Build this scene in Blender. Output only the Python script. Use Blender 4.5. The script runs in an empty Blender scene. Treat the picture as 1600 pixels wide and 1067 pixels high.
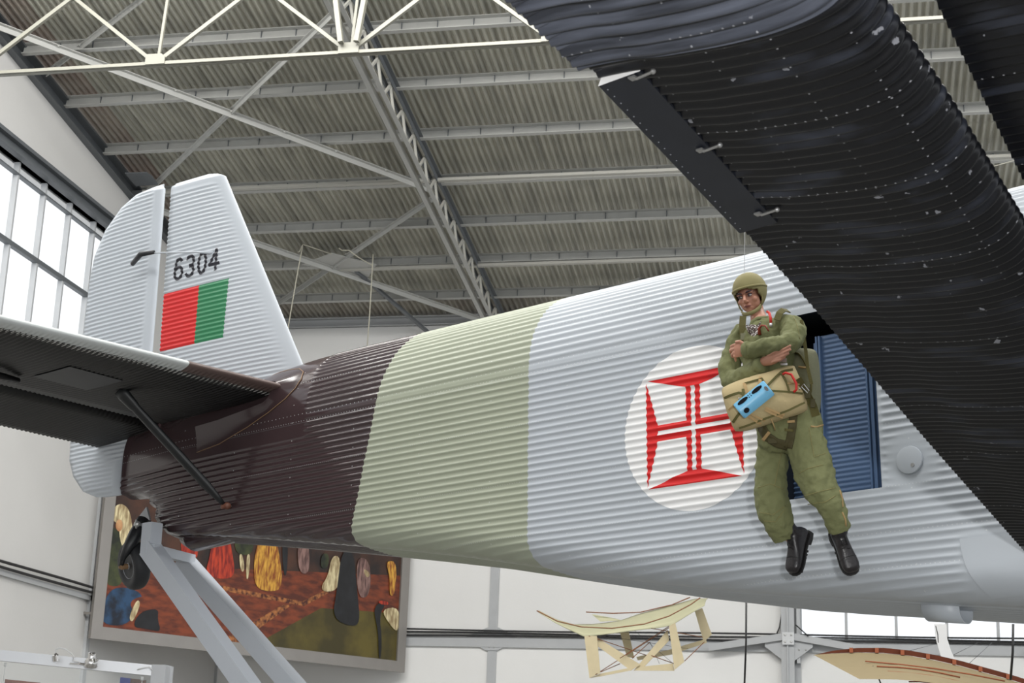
import bpy, bmesh, math, random
from mathutils import Vector, Matrix, noise
random.seed(7)
C = bpy.context.scene.collection
sc = bpy.context.scene
PI = math.pi
rad = math.radians

# ------------------------------------------------------------------ camera
FPX = 2551.5
PITCH, ROLL, YAW = rad(15.839), rad(2.1002), rad(-11.9388)
CAM = Vector((0, 0, 1.7))
FW = Vector((math.sin(YAW)*math.cos(PITCH), math.cos(YAW)*math.cos(PITCH), math.sin(PITCH)))
_r = Vector((math.cos(YAW), -math.sin(YAW), 0))
_u = _r.cross(FW)
RT = math.cos(ROLL)*_r + math.sin(ROLL)*_u
UP = -math.sin(ROLL)*_r + math.cos(ROLL)*_u
cam = bpy.data.cameras.new('camera')
camo = bpy.data.objects.new('camera', cam)
C.objects.link(camo)
camo.matrix_world = Matrix(((RT.x, UP.x, -FW.x, CAM.x), (RT.y, UP.y, -FW.y, CAM.y), (RT.z, UP.z, -FW.z, CAM.z), (0, 0, 0, 1)))
cam.sensor_width = 36
cam.lens = FPX/1600*36
cam.clip_start = 0.05
cam.clip_end = 300
cam.dof.use_dof = True
cam.dof.focus_distance = 10.6
cam.dof.aperture_fstop = 9
sc.camera = camo

# ------------------------------------------------------------------ world and light
world = bpy.data.worlds.new('world')
sc.world = world
world.use_nodes = True
wb = world.node_tree.nodes['Background']
wb.inputs['Color'].default_value = (0.93, 0.965, 1.0, 1)
wb.inputs['Strength'].default_value = 1.0

def area(name, loc, target, size, size_y, power, color):
    l = bpy.data.lights.new(name, 'AREA')
    l.shape = 'RECTANGLE'
    l.size = size
    l.size_y = size_y
    l.energy = power
    l.color = color
    o = bpy.data.objects.new(name, l)
    C.objects.link(o)
    o.location = loc
    d = Vector(target) - Vector(loc)
    o.rotation_euler = d.to_track_quat('-Z', 'Y').to_euler()
    return o
area('photo_flash', (0.75, 0.1, 2.35), (-0.6, 11, 4.6), 0.22, 0.22, 190, (1.0, 0.99, 0.97))
area('skylight', (-2.5, 5.0, 13.9), (-2.5, 9, 0), 18, 2.0, 900, (1.0, 0.99, 0.97))
area('far_wall_fill', (-2.5, 14.0, 12.7), (-2.5, 22, 0), 18, 2.0, 1750, (1.0, 0.99, 0.96))  # unseen area lamp under the roof, added to brighten the far wall

sc.view_settings.view_transform = 'Standard'
sc.view_settings.look = 'None'
sc.view_settings.exposure = 0.35
sc.view_settings.gamma = 1
sc.view_settings.use_curve_mapping = False

# ------------------------------------------------------------------ projection helpers (a pixel of the 1600x1067 frame -> a point in the hall)
def ray(px, py):
    return (RT*(px-800) - UP*(py-533.5))/FPX + FW
def at(px, py, Z):
    return CAM + ray(px, py)*Z
def hit(px, py, P0, nn):
    d = ray(px, py)
    return CAM + d*((Vector(P0)-CAM).dot(Vector(nn))/d.dot(Vector(nn)))

# ------------------------------------------------------------------ materials
def nmat(name, color, rough=0.5, metal=0.0, spec=0.5, var=0.06, vscale=3.0, bump=0.0, bscale=60.0, coat=0.0):
    m = bpy.data.materials.new(name)
    m.use_nodes = True
    nt = m.node_tree
    b = nt.nodes['Principled BSDF']
    b.inputs['Roughness'].default_value = rough
    b.inputs['Metallic'].default_value = metal
    b.inputs['Specular IOR Level'].default_value = spec
    b.inputs['Coat Weight'].default_value = coat
    tc = nt.nodes.new('ShaderNodeTexCoord')
    nz = nt.nodes.new('ShaderNodeTexNoise')
    nz.inputs['Scale'].default_value = vscale
    nz.inputs['Detail'].default_value = 5
    nt.links.new(tc.outputs['Object'], nz.inputs['Vector'])
    mx = nt.nodes.new('ShaderNodeMix')
    mx.data_type = 'RGBA'
    c = color
    mx.inputs[6].default_value = (c[0]*(1-var), c[1]*(1-var), c[2]*(1-var), 1)
    mx.inputs[7].default_value = (min(1, c[0]*(1+var)), min(1, c[1]*(1+var)), min(1, c[2]*(1+var)), 1)
    nt.links.new(nz.outputs['Fac'], mx.inputs[0])
    nt.links.new(mx.outputs[2], b.inputs['Base Color'])
    if bump:
        n2 = nt.nodes.new('ShaderNodeTexNoise')
        n2.inputs['Scale'].default_value = bscale
        n2.inputs['Detail'].default_value = 4
        nt.links.new(tc.outputs['Object'], n2.inputs['Vector'])
        bp = nt.nodes.new('ShaderNodeBump')
        bp.inputs['Strength'].default_value = bump
        bp.inputs['Distance'].default_value = 0.01
        nt.links.new(n2.outputs['Fac'], bp.inputs['Height'])
        nt.links.new(bp.outputs['Normal'], b.inputs['Normal'])
    return m

def srgb(r, g, b):
    f = lambda v: (v/255/12.92 if v/255 <= 0.04045 else ((v/255+0.055)/1.055)**2.4)
    return (f(r), f(g), f(b))

class NT:
    """short node-maths helper on a material"""
    def __init__(s, m):
        s.nt = m.node_tree
        tc = s.nt.nodes.new('ShaderNodeTexCoord')
        sp = s.nt.nodes.new('ShaderNodeSeparateXYZ')
        s.nt.links.new(tc.outputs['Object'], sp.inputs[0])
        s.obj = tc.outputs['Object']
        s.x, s.y, s.z = sp.outputs
    def m(s, op, a, b=0.0, c=None):
        n = s.nt.nodes.new('ShaderNodeMath')
        n.operation = op
        for i, v in enumerate((a, b) if c is None else (a, b, c)):
            if isinstance(v, (int, float)):
                n.inputs[i].default_value = v
            else:
                s.nt.links.new(v, n.inputs[i])
        return n.outputs[0]
    def mix(s, f, a, b):
        n = s.nt.nodes.new('ShaderNodeMix')
        n.data_type = 'RGBA'
        for i, v in ((0, f), (6, a), (7, b)):
            if isinstance(v, (int, float)):
                n.inputs[i].default_value = v
            elif isinstance(v, tuple):
                n.inputs[i].default_value = (v[0], v[1], v[2], 1)
            else:
                s.nt.links.new(v, n.inputs[i])
        return n.outputs[2]
    def noise(s, scale, detail=4, vec=None):
        n = s.nt.nodes.new('ShaderNodeTexNoise')
        n.inputs['Scale'].default_value = scale
        n.inputs['Detail'].default_value = detail
        s.nt.links.new(vec or s.obj, n.inputs['Vector'])
        return n.outputs['Fac']
    def rivets(s, u, v, line, step, r, off=0.0):
        """round dots of radius r every `step` along u on the line v = line"""
        du = s.m('SUBTRACT', s.m('FRACT', s.m('ADD', s.m('DIVIDE', u, step), off)), 0.5)
        du = s.m('MULTIPLY', du, step)
        dv = s.m('SUBTRACT', v, line)
        d = s.m('ADD', s.m('MULTIPLY', du, du), s.m('MULTIPLY', dv, dv))
        return s.m('LESS_THAN', d, r*r)

# ------------------------------------------------------------------ mesh builder
class MB:
    def __init__(s):
        s.v = []; s.f = []; s.mi = []
    def add(s, vs, fs, mi=0):
        o = len(s.v)
        s.v += [Vector(p) for p in vs]
        s.f += [tuple(i+o for i in f) for f in fs]
        s.mi += [mi]*len(fs)
        return s
    def box(s, c, d, mi=0, rot=None):
        c = Vector(c); h = Vector(d)/2
        vs = [Vector((x*h.x, y*h.y, z*h.z)) for x in (-1, 1) for y in (-1, 1) for z in (-1, 1)]
        if rot is not None:
            vs = [rot @ p for p in vs]
        return s.add([c+p for p in vs], [(0,1,3,2), (4,6,7,5), (0,4,5,1), (2,3,7,6), (0,2,6,4), (1,5,7,3)], mi)
    def box2(s, a, b, mi=0):
        a = Vector(a); b = Vector(b)
        return s.box((a+b)/2, (abs(b.x-a.x), abs(b.y-a.y), abs(b.z-a.z)), mi)
    def bar(s, p, q, w, h, up=(0, 0, 1), mi=0):
        p = Vector(p); q = Vector(q); d = (q-p).normalized()
        x = d.cross(Vector(up))
        if x.length < 1e-4: x = d.cross(Vector((1, 0, 0)))
        x.normalize(); y = x.cross(d).normalized()
        vs = []
        for e in (p, q):
            for a, b in ((-1, -1), (1, -1), (1, 1), (-1, 1)):
                vs.append(e + x*a*w/2 + y*b*h/2)
        return s.add(vs, [(3,2,1,0), (4,5,6,7), (0,1,5,4), (1,2,6,5), (2,3,7,6), (3,0,4,7)], mi)
    def angle(s, p, q, w, t, up=(0, 0, 1), mi=0):
        """L section"""
        p = Vector(p); q = Vector(q); d = (q-p).normalized()
        x = d.cross(Vector(up)).normalized(); y = x.cross(d).normalized()
        s.bar(p - x*(w/2-t/2), q - x*(w/2-t/2), t, w, y, mi)
        s.bar(p - y*(w/2-t/2), q - y*(w/2-t/2), w, t, y, mi)
        return s
    def tube(s, pts, r, n=10, mi=0, caps=True):
        pts = [Vector(p) for p in pts]
        rs = r if isinstance(r, (list, tuple)) else [r]*len(pts)
        rings = []; prev = None
        for i, p in enumerate(pts):
            d = (pts[min(i+1, len(pts)-1)] - pts[max(i-1, 0)]).normalized()
            if prev is None:
                x = d.cross(Vector((0, 0, 1)))
                if x.length < 1e-3: x = d.cross(Vector((1, 0, 0)))
            else:
                x = prev - d*prev.dot(d)
            x.normalize(); prev = x; y = d.cross(x)
            rings.append([p + (x*math.cos(2*PI*k/n) + y*math.sin(2*PI*k/n))*rs[i] for k in range(n)])
        return s.rings(rings, True, caps, mi)
    def rings(s, R, closed=True, caps=True, mi=0):
        n = len(R[0]); vs = [p for r in R for p in r]; fs = []
        for i in range(len(R)-1):
            for k in range(n if closed else n-1):
                a = i*n+k; b = i*n+(k+1) % n
                fs.append((a, b, b+n, a+n))
        if caps and closed:
            fs.append(tuple(range(n-1, -1, -1)))
            fs.append(tuple((len(R)-1)*n+k for k in range(n)))
        return s.add(vs, fs, mi)
    def ell(s, c, r, n=16, m=10, mi=0, rot=None):
        c = Vector(c); r = Vector(r) if hasattr(r, '__len__') else Vector((r, r, r))
        R = []
        for i in range(m+1):
            th = PI*i/m
            ring = []
            for k in range(n):
                p = Vector((r.x*math.sin(th)*math.cos(2*PI*k/n), r.y*math.sin(th)*math.sin(2*PI*k/n), r.z*math.cos(th)))
                if rot is not None: p = rot @ p
                ring.append(c+p)
            R.append(ring)
        return s.rings(R, True, False, mi)
    def prism(s, poly, d, mi=0):
        """closed polygon (3D points) extruded by vector d"""
        poly = [Vector(p) for p in poly]; d = Vector(d); n = len(poly)
        fs = [tuple(range(n-1, -1, -1)), tuple(range(n, 2*n))]
        for k in range(n):
            fs.append((k, (k+1) % n, (k+1) % n+n, k+n))
        return s.add(poly + [p+d for p in poly], fs, mi)
    def lathe(s, c, ax, prof, n=28, mi=0):
        """prof: list of (radius, along)"""
        c = Vector(c); ax = Vector(ax).normalized()
        x = ax.cross(Vector((0, 0, 1)))
        if x.length < 1e-3: x = ax.cross(Vector((1, 0, 0)))
        x.normalize(); y = ax.cross(x)
        return s.rings([[c + ax*a + (x*math.cos(2*PI*k/n)+y*math.sin(2*PI*k/n))*max(r, 1e-4) for k in range(n)] for r, a in prof], True, True, mi)
    def build(s, name, mats, parent=None, smooth=False, weld=None, org=None, fixn=True):
        me = bpy.data.meshes.new(name)
        vs = s.v if org is None else [p-Vector(org) for p in s.v]
        me.from_pydata([tuple(p) for p in vs], [], s.f)
        if not isinstance(mats, (list, tuple)): mats = [mats]
        for m in mats: me.materials.append(m)
        for p, i in zip(me.polygons, s.mi):
            p.material_index = i
        if weld is not None or fixn:
            bm = bmesh.new(); bm.from_mesh(me)
            if weld is not None:
                bmesh.ops.remove_doubles(bm, verts=bm.verts, dist=weld)
            if fixn:
                bmesh.ops.recalc_face_normals(bm, faces=bm.faces)
            bm.to_mesh(me); bm.free()
        if smooth:
            me.shade_smooth()
            if smooth is not True:
                me.set_sharp_from_angle(angle=rad(smooth))
        o = bpy.data.objects.new(name, me)
        C.objects.link(o)
        if parent: o.parent = parent
        elif org is not None: o.location = org
        return o

def split_parts(o):
    """every loose piece of a part becomes an object of its own"""
    bm = bmesh.new(); bm.from_mesh(o.data); bm.verts.index_update()
    n = len(bm.verts); par = list(range(n))
    def fd(a):
        while par[a] != a: par[a] = par[par[a]]; a = par[a]
        return a
    for e in bm.edges:
        a, b = fd(e.verts[0].index), fd(e.verts[1].index)
        if a != b: par[a] = b
    groups = {}
    for f in bm.faces: groups.setdefault(fd(f.verts[0].index), []).append(f.index)
    bm.free()
    src = o.data; gl = list(groups.values()); out = [o]
    def sub(fl):
        ids = {}; vs = []; fs = []
        for i in fl:
            t = []
            for v in src.polygons[i].vertices:
                if v not in ids: ids[v] = len(vs); vs.append(src.vertices[v].co[:])
                t.append(ids[v])
            fs.append(t)
        me = bpy.data.meshes.new(src.name); me.from_pydata(vs, [], fs)
        for m in src.materials: me.materials.append(m)
        if src.polygons[fl[0]].use_smooth: me.shade_smooth()
        return me
    mes = [sub(fl) for fl in gl]
    o.data = mes[0]
    for me in mes[1:]:
        c = o.copy(); c.data = me; C.objects.link(c); out.append(c)
    return out

def tag(o, label=None, cat=None, group=None, kind=None):
    if label: o['label'] = label
    if cat: o['category'] = cat
    if group: o['group'] = group
    if kind: o['kind'] = kind
    return o
def thing(name, label, cat, loc=(0, 0, 0), group=None):
    o = bpy.data.objects.new(name, None)
    C.objects.link(o)
    o.location = loc
    o.empty_display_size = 0.2
    return tag(o, label, cat, group)
def struct(o):
    o['kind'] = 'structure'
    return o

M = {}
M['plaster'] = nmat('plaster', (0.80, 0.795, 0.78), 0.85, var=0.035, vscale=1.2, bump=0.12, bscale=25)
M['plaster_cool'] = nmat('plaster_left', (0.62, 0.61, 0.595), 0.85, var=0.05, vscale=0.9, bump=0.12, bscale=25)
M['concrete'] = nmat('concrete_floor', (0.19, 0.185, 0.17), 0.6, var=0.08, vscale=1.0)
M['steel_grey'] = nmat('painted_steel', (0.45, 0.45, 0.43), 0.5, var=0.08, vscale=4)
M['steel_dark'] = nmat('dark_painted_steel', (0.12, 0.13, 0.14), 0.5, var=0.12, vscale=4)
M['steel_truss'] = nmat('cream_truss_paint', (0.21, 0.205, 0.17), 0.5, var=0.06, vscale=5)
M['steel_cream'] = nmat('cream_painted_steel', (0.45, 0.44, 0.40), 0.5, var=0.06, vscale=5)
M['steel_rail'] = nmat('grey_rail_paint', (0.44, 0.45, 0.46), 0.5, var=0.08, vscale=5)
M['black'] = nmat('black_rubber', (0.012, 0.012, 0.013), 0.5)
M['cable'] = nmat('black_cable', (0.015, 0.015, 0.016), 0.5)
M['white'] = nmat('white_paint', (0.8, 0.8, 0.8), 0.4)
M['bolt'] = nmat('bolt_metal', (0.55, 0.55, 0.53), 0.35, metal=0.7)

# ================================================================== THE HALL
XL, YB = -11.9, 30.0         # left wall, far wall
EAVE, SLOPE = 10.9, 0.1388
RIDGE_Y, FRONT_Y, XR = 0.0, -14.0, 15.0
def roof_z(y): return EAVE + (YB-y)*SLOPE

struct(MB().box2((XL-0.3, FRONT_Y, -0.2), (XR, YB+0.3, 0)).build('floor', M['concrete']))
# far wall with the translucent window band on the right
w = MB()
WX0, WZ0, WZ1 = -0.9, 4.72, 7.9
w.box2((XL-0.3, YB, 0), (WX0, YB+0.3, EAVE))
w.box2((WX0, YB, 0), (XR, YB+0.3, WZ0))
w.box2((WX0, YB, WZ1), (XR, YB+0.3, EAVE))
struct(w.build('wall_back', M['plaster']))
# left wall with a long window
LY0, LY1, LZ0, LZ1 = 9.0, 24.1, 7.35, 10.60
w = MB()
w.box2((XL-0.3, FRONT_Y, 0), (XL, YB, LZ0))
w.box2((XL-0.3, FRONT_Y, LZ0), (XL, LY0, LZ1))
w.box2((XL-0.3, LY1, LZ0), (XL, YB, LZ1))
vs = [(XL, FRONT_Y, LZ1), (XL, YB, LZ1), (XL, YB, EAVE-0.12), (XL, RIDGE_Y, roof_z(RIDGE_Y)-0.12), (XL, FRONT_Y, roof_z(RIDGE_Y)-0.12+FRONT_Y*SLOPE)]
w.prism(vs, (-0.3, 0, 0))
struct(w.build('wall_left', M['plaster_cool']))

# window glass : thin translucent sheet
def glass_mat(name, tint, tr=0.75):
    m = bpy.data.materials.new(name); m.use_nodes = True
    nt = m.node_tree
    nt.nodes.remove(nt.nodes['Principled BSDF'])
    out = nt.nodes['Material Output']
    a = nt.nodes.new('ShaderNodeBsdfTransparent'); a.inputs[0].default_value = (*tint, 1)
    g = nt.nodes.new('ShaderNodeBsdfGlossy'); g.inputs['Roughness'].default_value = 0.05; g.inputs[0].default_value = (0.9, 0.9, 0.9, 1)
    d = nt.nodes.new('ShaderNodeBsdfTranslucent'); d.inputs[0].default_value = (*tint, 1)
    m1 = nt.nodes.new('ShaderNodeMixShader'); m1.inputs[0].default_value = 1-tr
    nt.links.new(a.outputs[0], m1.inputs[1]); nt.links.new(d.outputs[0], m1.inputs[2])
    m2 = nt.nodes.new('ShaderNodeMixShader'); m2.inputs[0].default_value = 0.04
    nt.links.new(m1.outputs[0], m2.inputs[1]); nt.links.new(g.outputs[0], m2.inputs[2])
    nt.links.new(m2.outputs[0], out.inputs[0])
    return m
M['pane'] = glass_mat('window_glass', (1, 1, 1), 0.9)
M['poly'] = glass_mat('ribbed_plastic_sheet', (0.97, 0.98, 1), 0.9)

win = struct(MB().box2((XL-0.12, LY0, LZ1), (XL+0.02, LY1, LZ1+0.06)).box2((XL-0.12, LY0, LZ0-0.08), (XL+0.02, LY1, LZ0)).build('window_1', M['steel_grey']))
g = MB().add([(XL-0.08, LY0, LZ0), (XL-0.08, LY1, LZ0), (XL-0.08, LY1, LZ1), (XL-0.08, LY0, LZ1)], [(0, 1, 2, 3)])
g.build('pane', M['pane'], win)
y = 24.04
while y > LY0:
    MB().box2((XL-0.09, y-0.022, LZ0), (XL+0.0, y+0.022, LZ1)).build('mullion', M['steel_rail'], win)
    y -= 0.855
for z, t in ((9.345, 0.035), (10.41, 0.012)):
    MB().box2((XL-0.07, LY0, z-t), (XL+0.012, LY1, z+t)).build('glazing_bar', M['steel_dark'], win)
# the steel beam over the window
b = MB()
b.box2((XL, FRONT_Y, 10.80), (XL+0.10, 24.3, 10.86)); b.box2((XL, FRONT_Y, 10.62), (XL+0.02, 24.3, 10.82))
b.box2((XL, FRONT_Y, 10.60), (XL+0.14, 24.3, 10.63))
struct(b.build('trim_1', M['steel_dark']))
# sill on left wall
struct(MB().box2((XL, FRONT_Y, LZ0-0.12), (XL+0.08, 24.3, LZ0-0.06)).build('trim_2', M['steel_rail']))

win2 = struct(MB().box2((WX0, YB-0.02, WZ0-0.02), (XR, YB+0.1, WZ0+0.03)).box2((WX0, YB-0.02, WZ1-0.03), (XR, YB+0.1, WZ1+0.03)).box2((WX0, YB-0.02, WZ0), (WX0+0.06, YB+0.1, WZ1)).build('window_2', M['steel_rail']))
MB().add([(WX0, YB+0.06, WZ0), (XR, YB+0.06, WZ0), (XR, YB+0.06, WZ1), (WX0, YB+0.06, WZ1)], [(0, 1, 2, 3)]).build('pane', M['poly'], win2)
x = -0.06
while x < XR:
    MB().box2((x-0.026, YB, WZ0), (x+0.026, YB+0.06, WZ1)).build('mullion', M['steel_rail'], win2)
    x += 0.87

# corrugated roof
def roof_mat():
    m = nmat('corrugated_roof_sheet', (0.46, 0.45, 0.385), 0.55, var=0.12, vscale=2.0)
    t = NT(m)
    b = m.node_tree.nodes['Principled BSDF']
    base = b.inputs['Base Color'].links[0].from_socket
    # dark sooty streaks and reddish stains next to the gable and the eave
    st = m.node_tree.nodes.new('ShaderNodeMapping'); st.inputs['Scale'].default_value = (9, 0.7, 1)
    m.node_tree.links.new(t.obj, st.inputs[0])
    n1 = t.noise(1.0, 5, st.outputs[0])
    k = t.m('MULTIPLY', t.m('SUBTRACT', n1, 0.45), 1.6)
    c = t.mix(t.m('MAXIMUM', 0.0, t.m('MINIMUM', k, 0.6)), base, (0.075, 0.075, 0.07))
    edge = t.m('MULTIPLY', t.m('LESS_THAN', t.x, XL+0.55), t.noise(1.3, 4))
    c = t.mix(t.m('MULTIPLY', edge, 0.8), c, (0.22, 0.10, 0.09))
    eave = t.m('MULTIPLY', t.m('GREATER_THAN', t.y, YB-1.0), t.noise(2.3, 4))
    c = t.mix(t.m('MULTIPLY', eave, 0.75), c, (0.13, 0.085, 0.07))
    m.node_tree.links.new(c, b.inputs['Base Color'])
    return m
M['roof'] = roof_mat()
r = MB()
PR = 0.106
nx = int((XR-XL)/PR*8)
PURLINS = [28.72 - 1.435*k for k in range(0, 20)]
def wave8(t):      # trapezoid-like corrugation profile
    c = math.cos(2*PI*t)
    return max(-0.75, min(0.75, 1.5*c))/0.75
cuts = [YB+0.2, 28.0, 23.7, 19.4, 10.0, RIDGE_Y]
for ci in range(len(cuts)-1):
    y0, y1 = cuts[ci], cuts[ci+1]
    rows = []
    for yy in (y0+0.12 if ci else y0, y1):
        off = 0.006*(ci)
        rows.append([(XL-0.2 + i*PR/8, yy, roof_z(yy) + 0.10 + off + 0.021*wave8(i/8)) for i in range(nx+2)])
    r.rings([[Vector(p) for p in row] for row in rows], False, False)
rows = [[Vector((XL-0.2 + i*PR/8, yy, zz + 0.021*wave8(i/8))) for i in range(nx+2)] for yy, zz in ((RIDGE_Y, roof_z(RIDGE_Y)+0.1), (FRONT_Y, roof_z(RIDGE_Y)+0.1+FRONT_Y*SLOPE))]
r.rings(rows, False, False)
struct(r.build('ceiling', M['roof'], fixn=False))

NRM = Vector((0, SLOPE, 1)).normalized()
def rp(x, y, dz=0.0): return Vector((x, y, roof_z(y)+dz))

# gable edge beam along the left wall (dark), eave beam along the far wall
b = MB()
b.bar(rp(XL+0.08, RIDGE_Y, -0.05), rp(XL+0.08, YB, -0.05), 0.16, 0.03, NRM)
b.bar(rp(XL+0.015, RIDGE_Y, -0.16), rp(XL+0.015, YB, -0.16), 0.03, 0.24, NRM)
b.bar(rp(XL+0.06, RIDGE_Y, -0.27), rp(XL+0.06, YB, -0.27), 0.12, 0.02, NRM)
struct(b.build('trim_3', M['steel_dark']))
b = MB()
b.box2((XL, YB-0.10, EAVE-0.14), (XR, YB, EAVE-0.12)); b.box2((XL, YB-0.03, EAVE-0.14), (XR, YB, EAVE+0.03)); b.box2((XL, YB-0.12, EAVE+0.02), (XR, YB, EAVE+0.04))
struct(b.build('trim_4', M['steel_rail']))

# purlins
ordw = ['first', 'second', 'third', 'fourth', 'fifth', 'sixth', 'seventh', 'eighth']
for k, y in enumerate(PURLINS[:8]):
    b = MB(); p0 = rp(XL+0.12, y, -0.02); p1 = rp(XR, y, -0.02)
    b.bar(p0+Vector((0, 0.0, -0.085)), p1+Vector((0, 0.0, -0.085)), 0.012, 0.17, NRM)
    b.bar(p0+Vector((0, -0.035, -0.165)), p1+Vector((0, -0.035, -0.165)), 0.08, 0.012, NRM)
    b.bar(p0+Vector((0, -0.03, -0.01)), p1+Vector((0, -0.03, -0.01)), 0.08, 0.012, NRM)
    o = b.build('roof_purlin', M['steel_grey'], org=p0)
    tag(o, 'grey steel purlin under the corrugated roof, %s one up from the far eave' % ordw[k], 'purlin', 'purlins under the corrugated roof')
    clip0 = MB().box((0, -0.01, 0), (0.012, 0.02, 0.18)).add([(-.005, -.06, .064), (.005, -.06, .064), (.005, .04, .064), (-.005, .04, .064), (-.005, -.06, .076), (.005, -.06, .076), (.005, .04, .076), (-.005, .04, .076)], [(0, 3, 2, 1), (4, 5, 6, 7), (0, 1, 5, 4), (1, 2, 6, 5), (2, 3, 7, 6), (3, 0, 4, 7)]).build('purlin_clip', M['steel_dark'], o)
    clip0.location = Vector((0.58, 0, -0.07)); xx = 0.58 + .52
    while xx < 17.0:
        c = clip0.copy(); C.objects.link(c); c.location = Vector((xx, 0, -0.07)); xx += 0.52

# rafter girders: lattice with two chords, in bays of 5.4 m
def rafter(x, label, far=False):
    org = rp(x, YB, -0.2)
    root = thing('lattice_rafter', label, 'roof truss', org, 'lattice rafters carrying the roof')
    def part(name, mb, mat):
        o = mb.build(name, mat, root); o.data.transform(Matrix.Translation(-org)); return o
    y0, y1 = 18.3, YB-0.05
    for nm, dz, mat in (('top_chord', -0.22, 'steel_dark'), ('bottom_chord', -0.66, 'steel_grey')):
        b = MB()
        for sx in (-0.055, 0.055):
            b.bar(rp(x+sx, y0, dz), rp(x+sx, y1, dz), 0.012, 0.10, NRM)
            b.bar(rp(x+sx*1.5, y0, dz+(0.045 if dz < -0.5 else -0.045)*-1), rp(x+sx*1.5, y1, dz+(0.045 if dz < -0.5 else -0.045)*-1), 0.07, 0.012, NRM)
        part(nm, b, M[mat])
    y = y1 - 0.25
    k = 0
    while y > y0+0.8:
        a = rp(x+0.02, y, -0.25); m_ = rp(x+0.02, y-0.36, -0.64); c = rp(x+0.02, y-0.70, -0.25)
        part('web_bar', MB().bar(a, m_, 0.035, 0.035), M['steel_cream'])
        part('web_bar', MB().bar(m_, c, 0.035, 0.035), M['steel_cream'])
        y -= 0.70; k += 1
    return root
rafter(-6.5, 'grey lattice rafter running up the roof left of the fuselage top')

# columns on the far wall
def column(x, label, wide=False):
    root = thing('wall_column', label, 'column', (x, YB-0.01, 0))
    def part(nm, mb, mat): 
        o = mb.build(nm, mat, root); o.data.transform(Matrix.Translation(-Vector((x, YB-0.01, 0)))); return o
    if not wide:
        part('post', MB().box2((x-0.085, YB-0.03, 0), (x+0.085, YB-0.01, EAVE-0.15)), M['steel_rail'])
        poly = [(x-0.55, YB-0.05, 4.66), (x-0.1, YB-0.05, 4.86), (x+0.12, YB-0.05, 4.86), (x+0.52, YB-0.05, 4.66), (x+0.1, YB-0.05, 4.44), (x-0.12, YB-0.05, 4.44)]
        part('gusset_plate', MB().prism(poly, (0, 0.02, 0)), M['steel_rail'])
        bo = MB()
        for dx, dz in ((-0.05, 4.80), (0.05, 4.80), (-0.05, 4.5), (0.05, 4.5), (-0.3, 4.6), (0.3, 4.6)):
            bo.ell((x+dx, YB-0.055, dz), 0.012, 8, 6)
        split_parts(part('bolt', bo, M['bolt']))
    else:
        b = MB()
        b.box2((x-0.17, YB-0.22, 0), (x+0.06, YB-0.20, EAVE-0.15)); b.box2((x-0.06, YB-0.2, 0), (x-0.04, YB-0.02, EAVE-0.15))
        b.box2((x-0.17, YB-0.03, 0), (x+0.17, YB-0.01, EAVE-0.15))
        b.box2((x-0.07, YB-0.26, 0), (x-0.045, YB-0.22, EAVE-0.15))
        b.box2((x+0.10, YB-0.18, 4.3), (x+0.16, YB-0.02, EAVE-0.15))
        part('post', b, M['steel_rail'])
        for sx in (-1, 1):
            part('knee_brace', MB().bar((x+sx*0.06-0.04, YB-0.24, 4.76), (x+sx*1.42-0.04, YB-0.22, 4.54), 0.05, 0.12), M['steel_rail'])
            poly = [(x+sx*0.1-0.04, YB-0.20, 4.70), (x+sx*0.42-0.04, YB-0.20, 4.66), (x+sx*0.42-0.04, YB-0.20, 4.58), (x+sx*0.1-0.04, YB-0.20, 4.34)]
            part('gusset_plate', MB().prism(poly, (0, 0.02, 0)), M['steel_rail'])
        part('gusset_plate', MB().box2((x-0.15, YB-0.29, 4.61), (x+0.06, YB-0.27, 4.83)), M['alu0'])
        bo = MB()
        for dx in (-0.10, 0.01):
            for dz in (4.66, 4.78): bo.ell((x+dx, YB-0.295, dz), 0.018, 10, 6)
        for dx in (0.18, 0.3, 0.42): bo.ell((x+dx-0.04, YB-0.205, 4.53), 0.016, 8, 6)
        split_parts(part('bolt', bo, M['bolt']))
    return root
M['alu0'] = nmat('pale_plate_paint', (.60, .61, .62), .45)
column(-6.5, 'flat grey wall column with diamond plate right of the framed mural')
column(-1.03, 'grey steel column with bolted knee braces beside the translucent window', True)
column(4.45, 'grey steel column further right along the window band', True)

# horizontal rail with cables on the far wall and on the left wall
struct(MB().box2((XL, YB-0.06, 4.50), (XR, YB, 4.68)).build('trim_5', M['steel_rail']))
struct(MB().box2((XL, FRONT_Y, 4.60), (XL+0.05, YB, 4.68)).build('trim_6', M['steel_rail']))
for j in range(3):
    pts = []; x = XL+0.1
    ph = j*1.7
    while x < XR-0.2:
        pts.append((x, YB-0.10-0.01*j, 4.70 + 0.010*math.sin(x*0.9+ph) + 0.050*j)); x += 0.35
    tag(MB().tube(pts, 0.018, 6).build('electric_cable', M['cable'], smooth=True, org=pts[0]), ('lowest', 'middle', 'uppermost')[j] + ' of the black electric cables running along the rail of the far wall', 'cable', 'cables on the far wall rail')
for j in range(2):
    pts = []; y = 10.0
    while y < YB-0.1:
        pts.append((XL+0.08+0.02*j, y, 4.715 + 0.012*math.sin(y*0.8+j*1.3) + 0.07*j)); y += 0.35
    tag(MB().tube(pts, 0.022, 6).build('electric_cable', M['cable'], smooth=True, org=pts[0]), ('lower', 'upper')[j] + ' of two black electric cables along the left wall towards the mural', 'cable', 'cables on the left wall')
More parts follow.
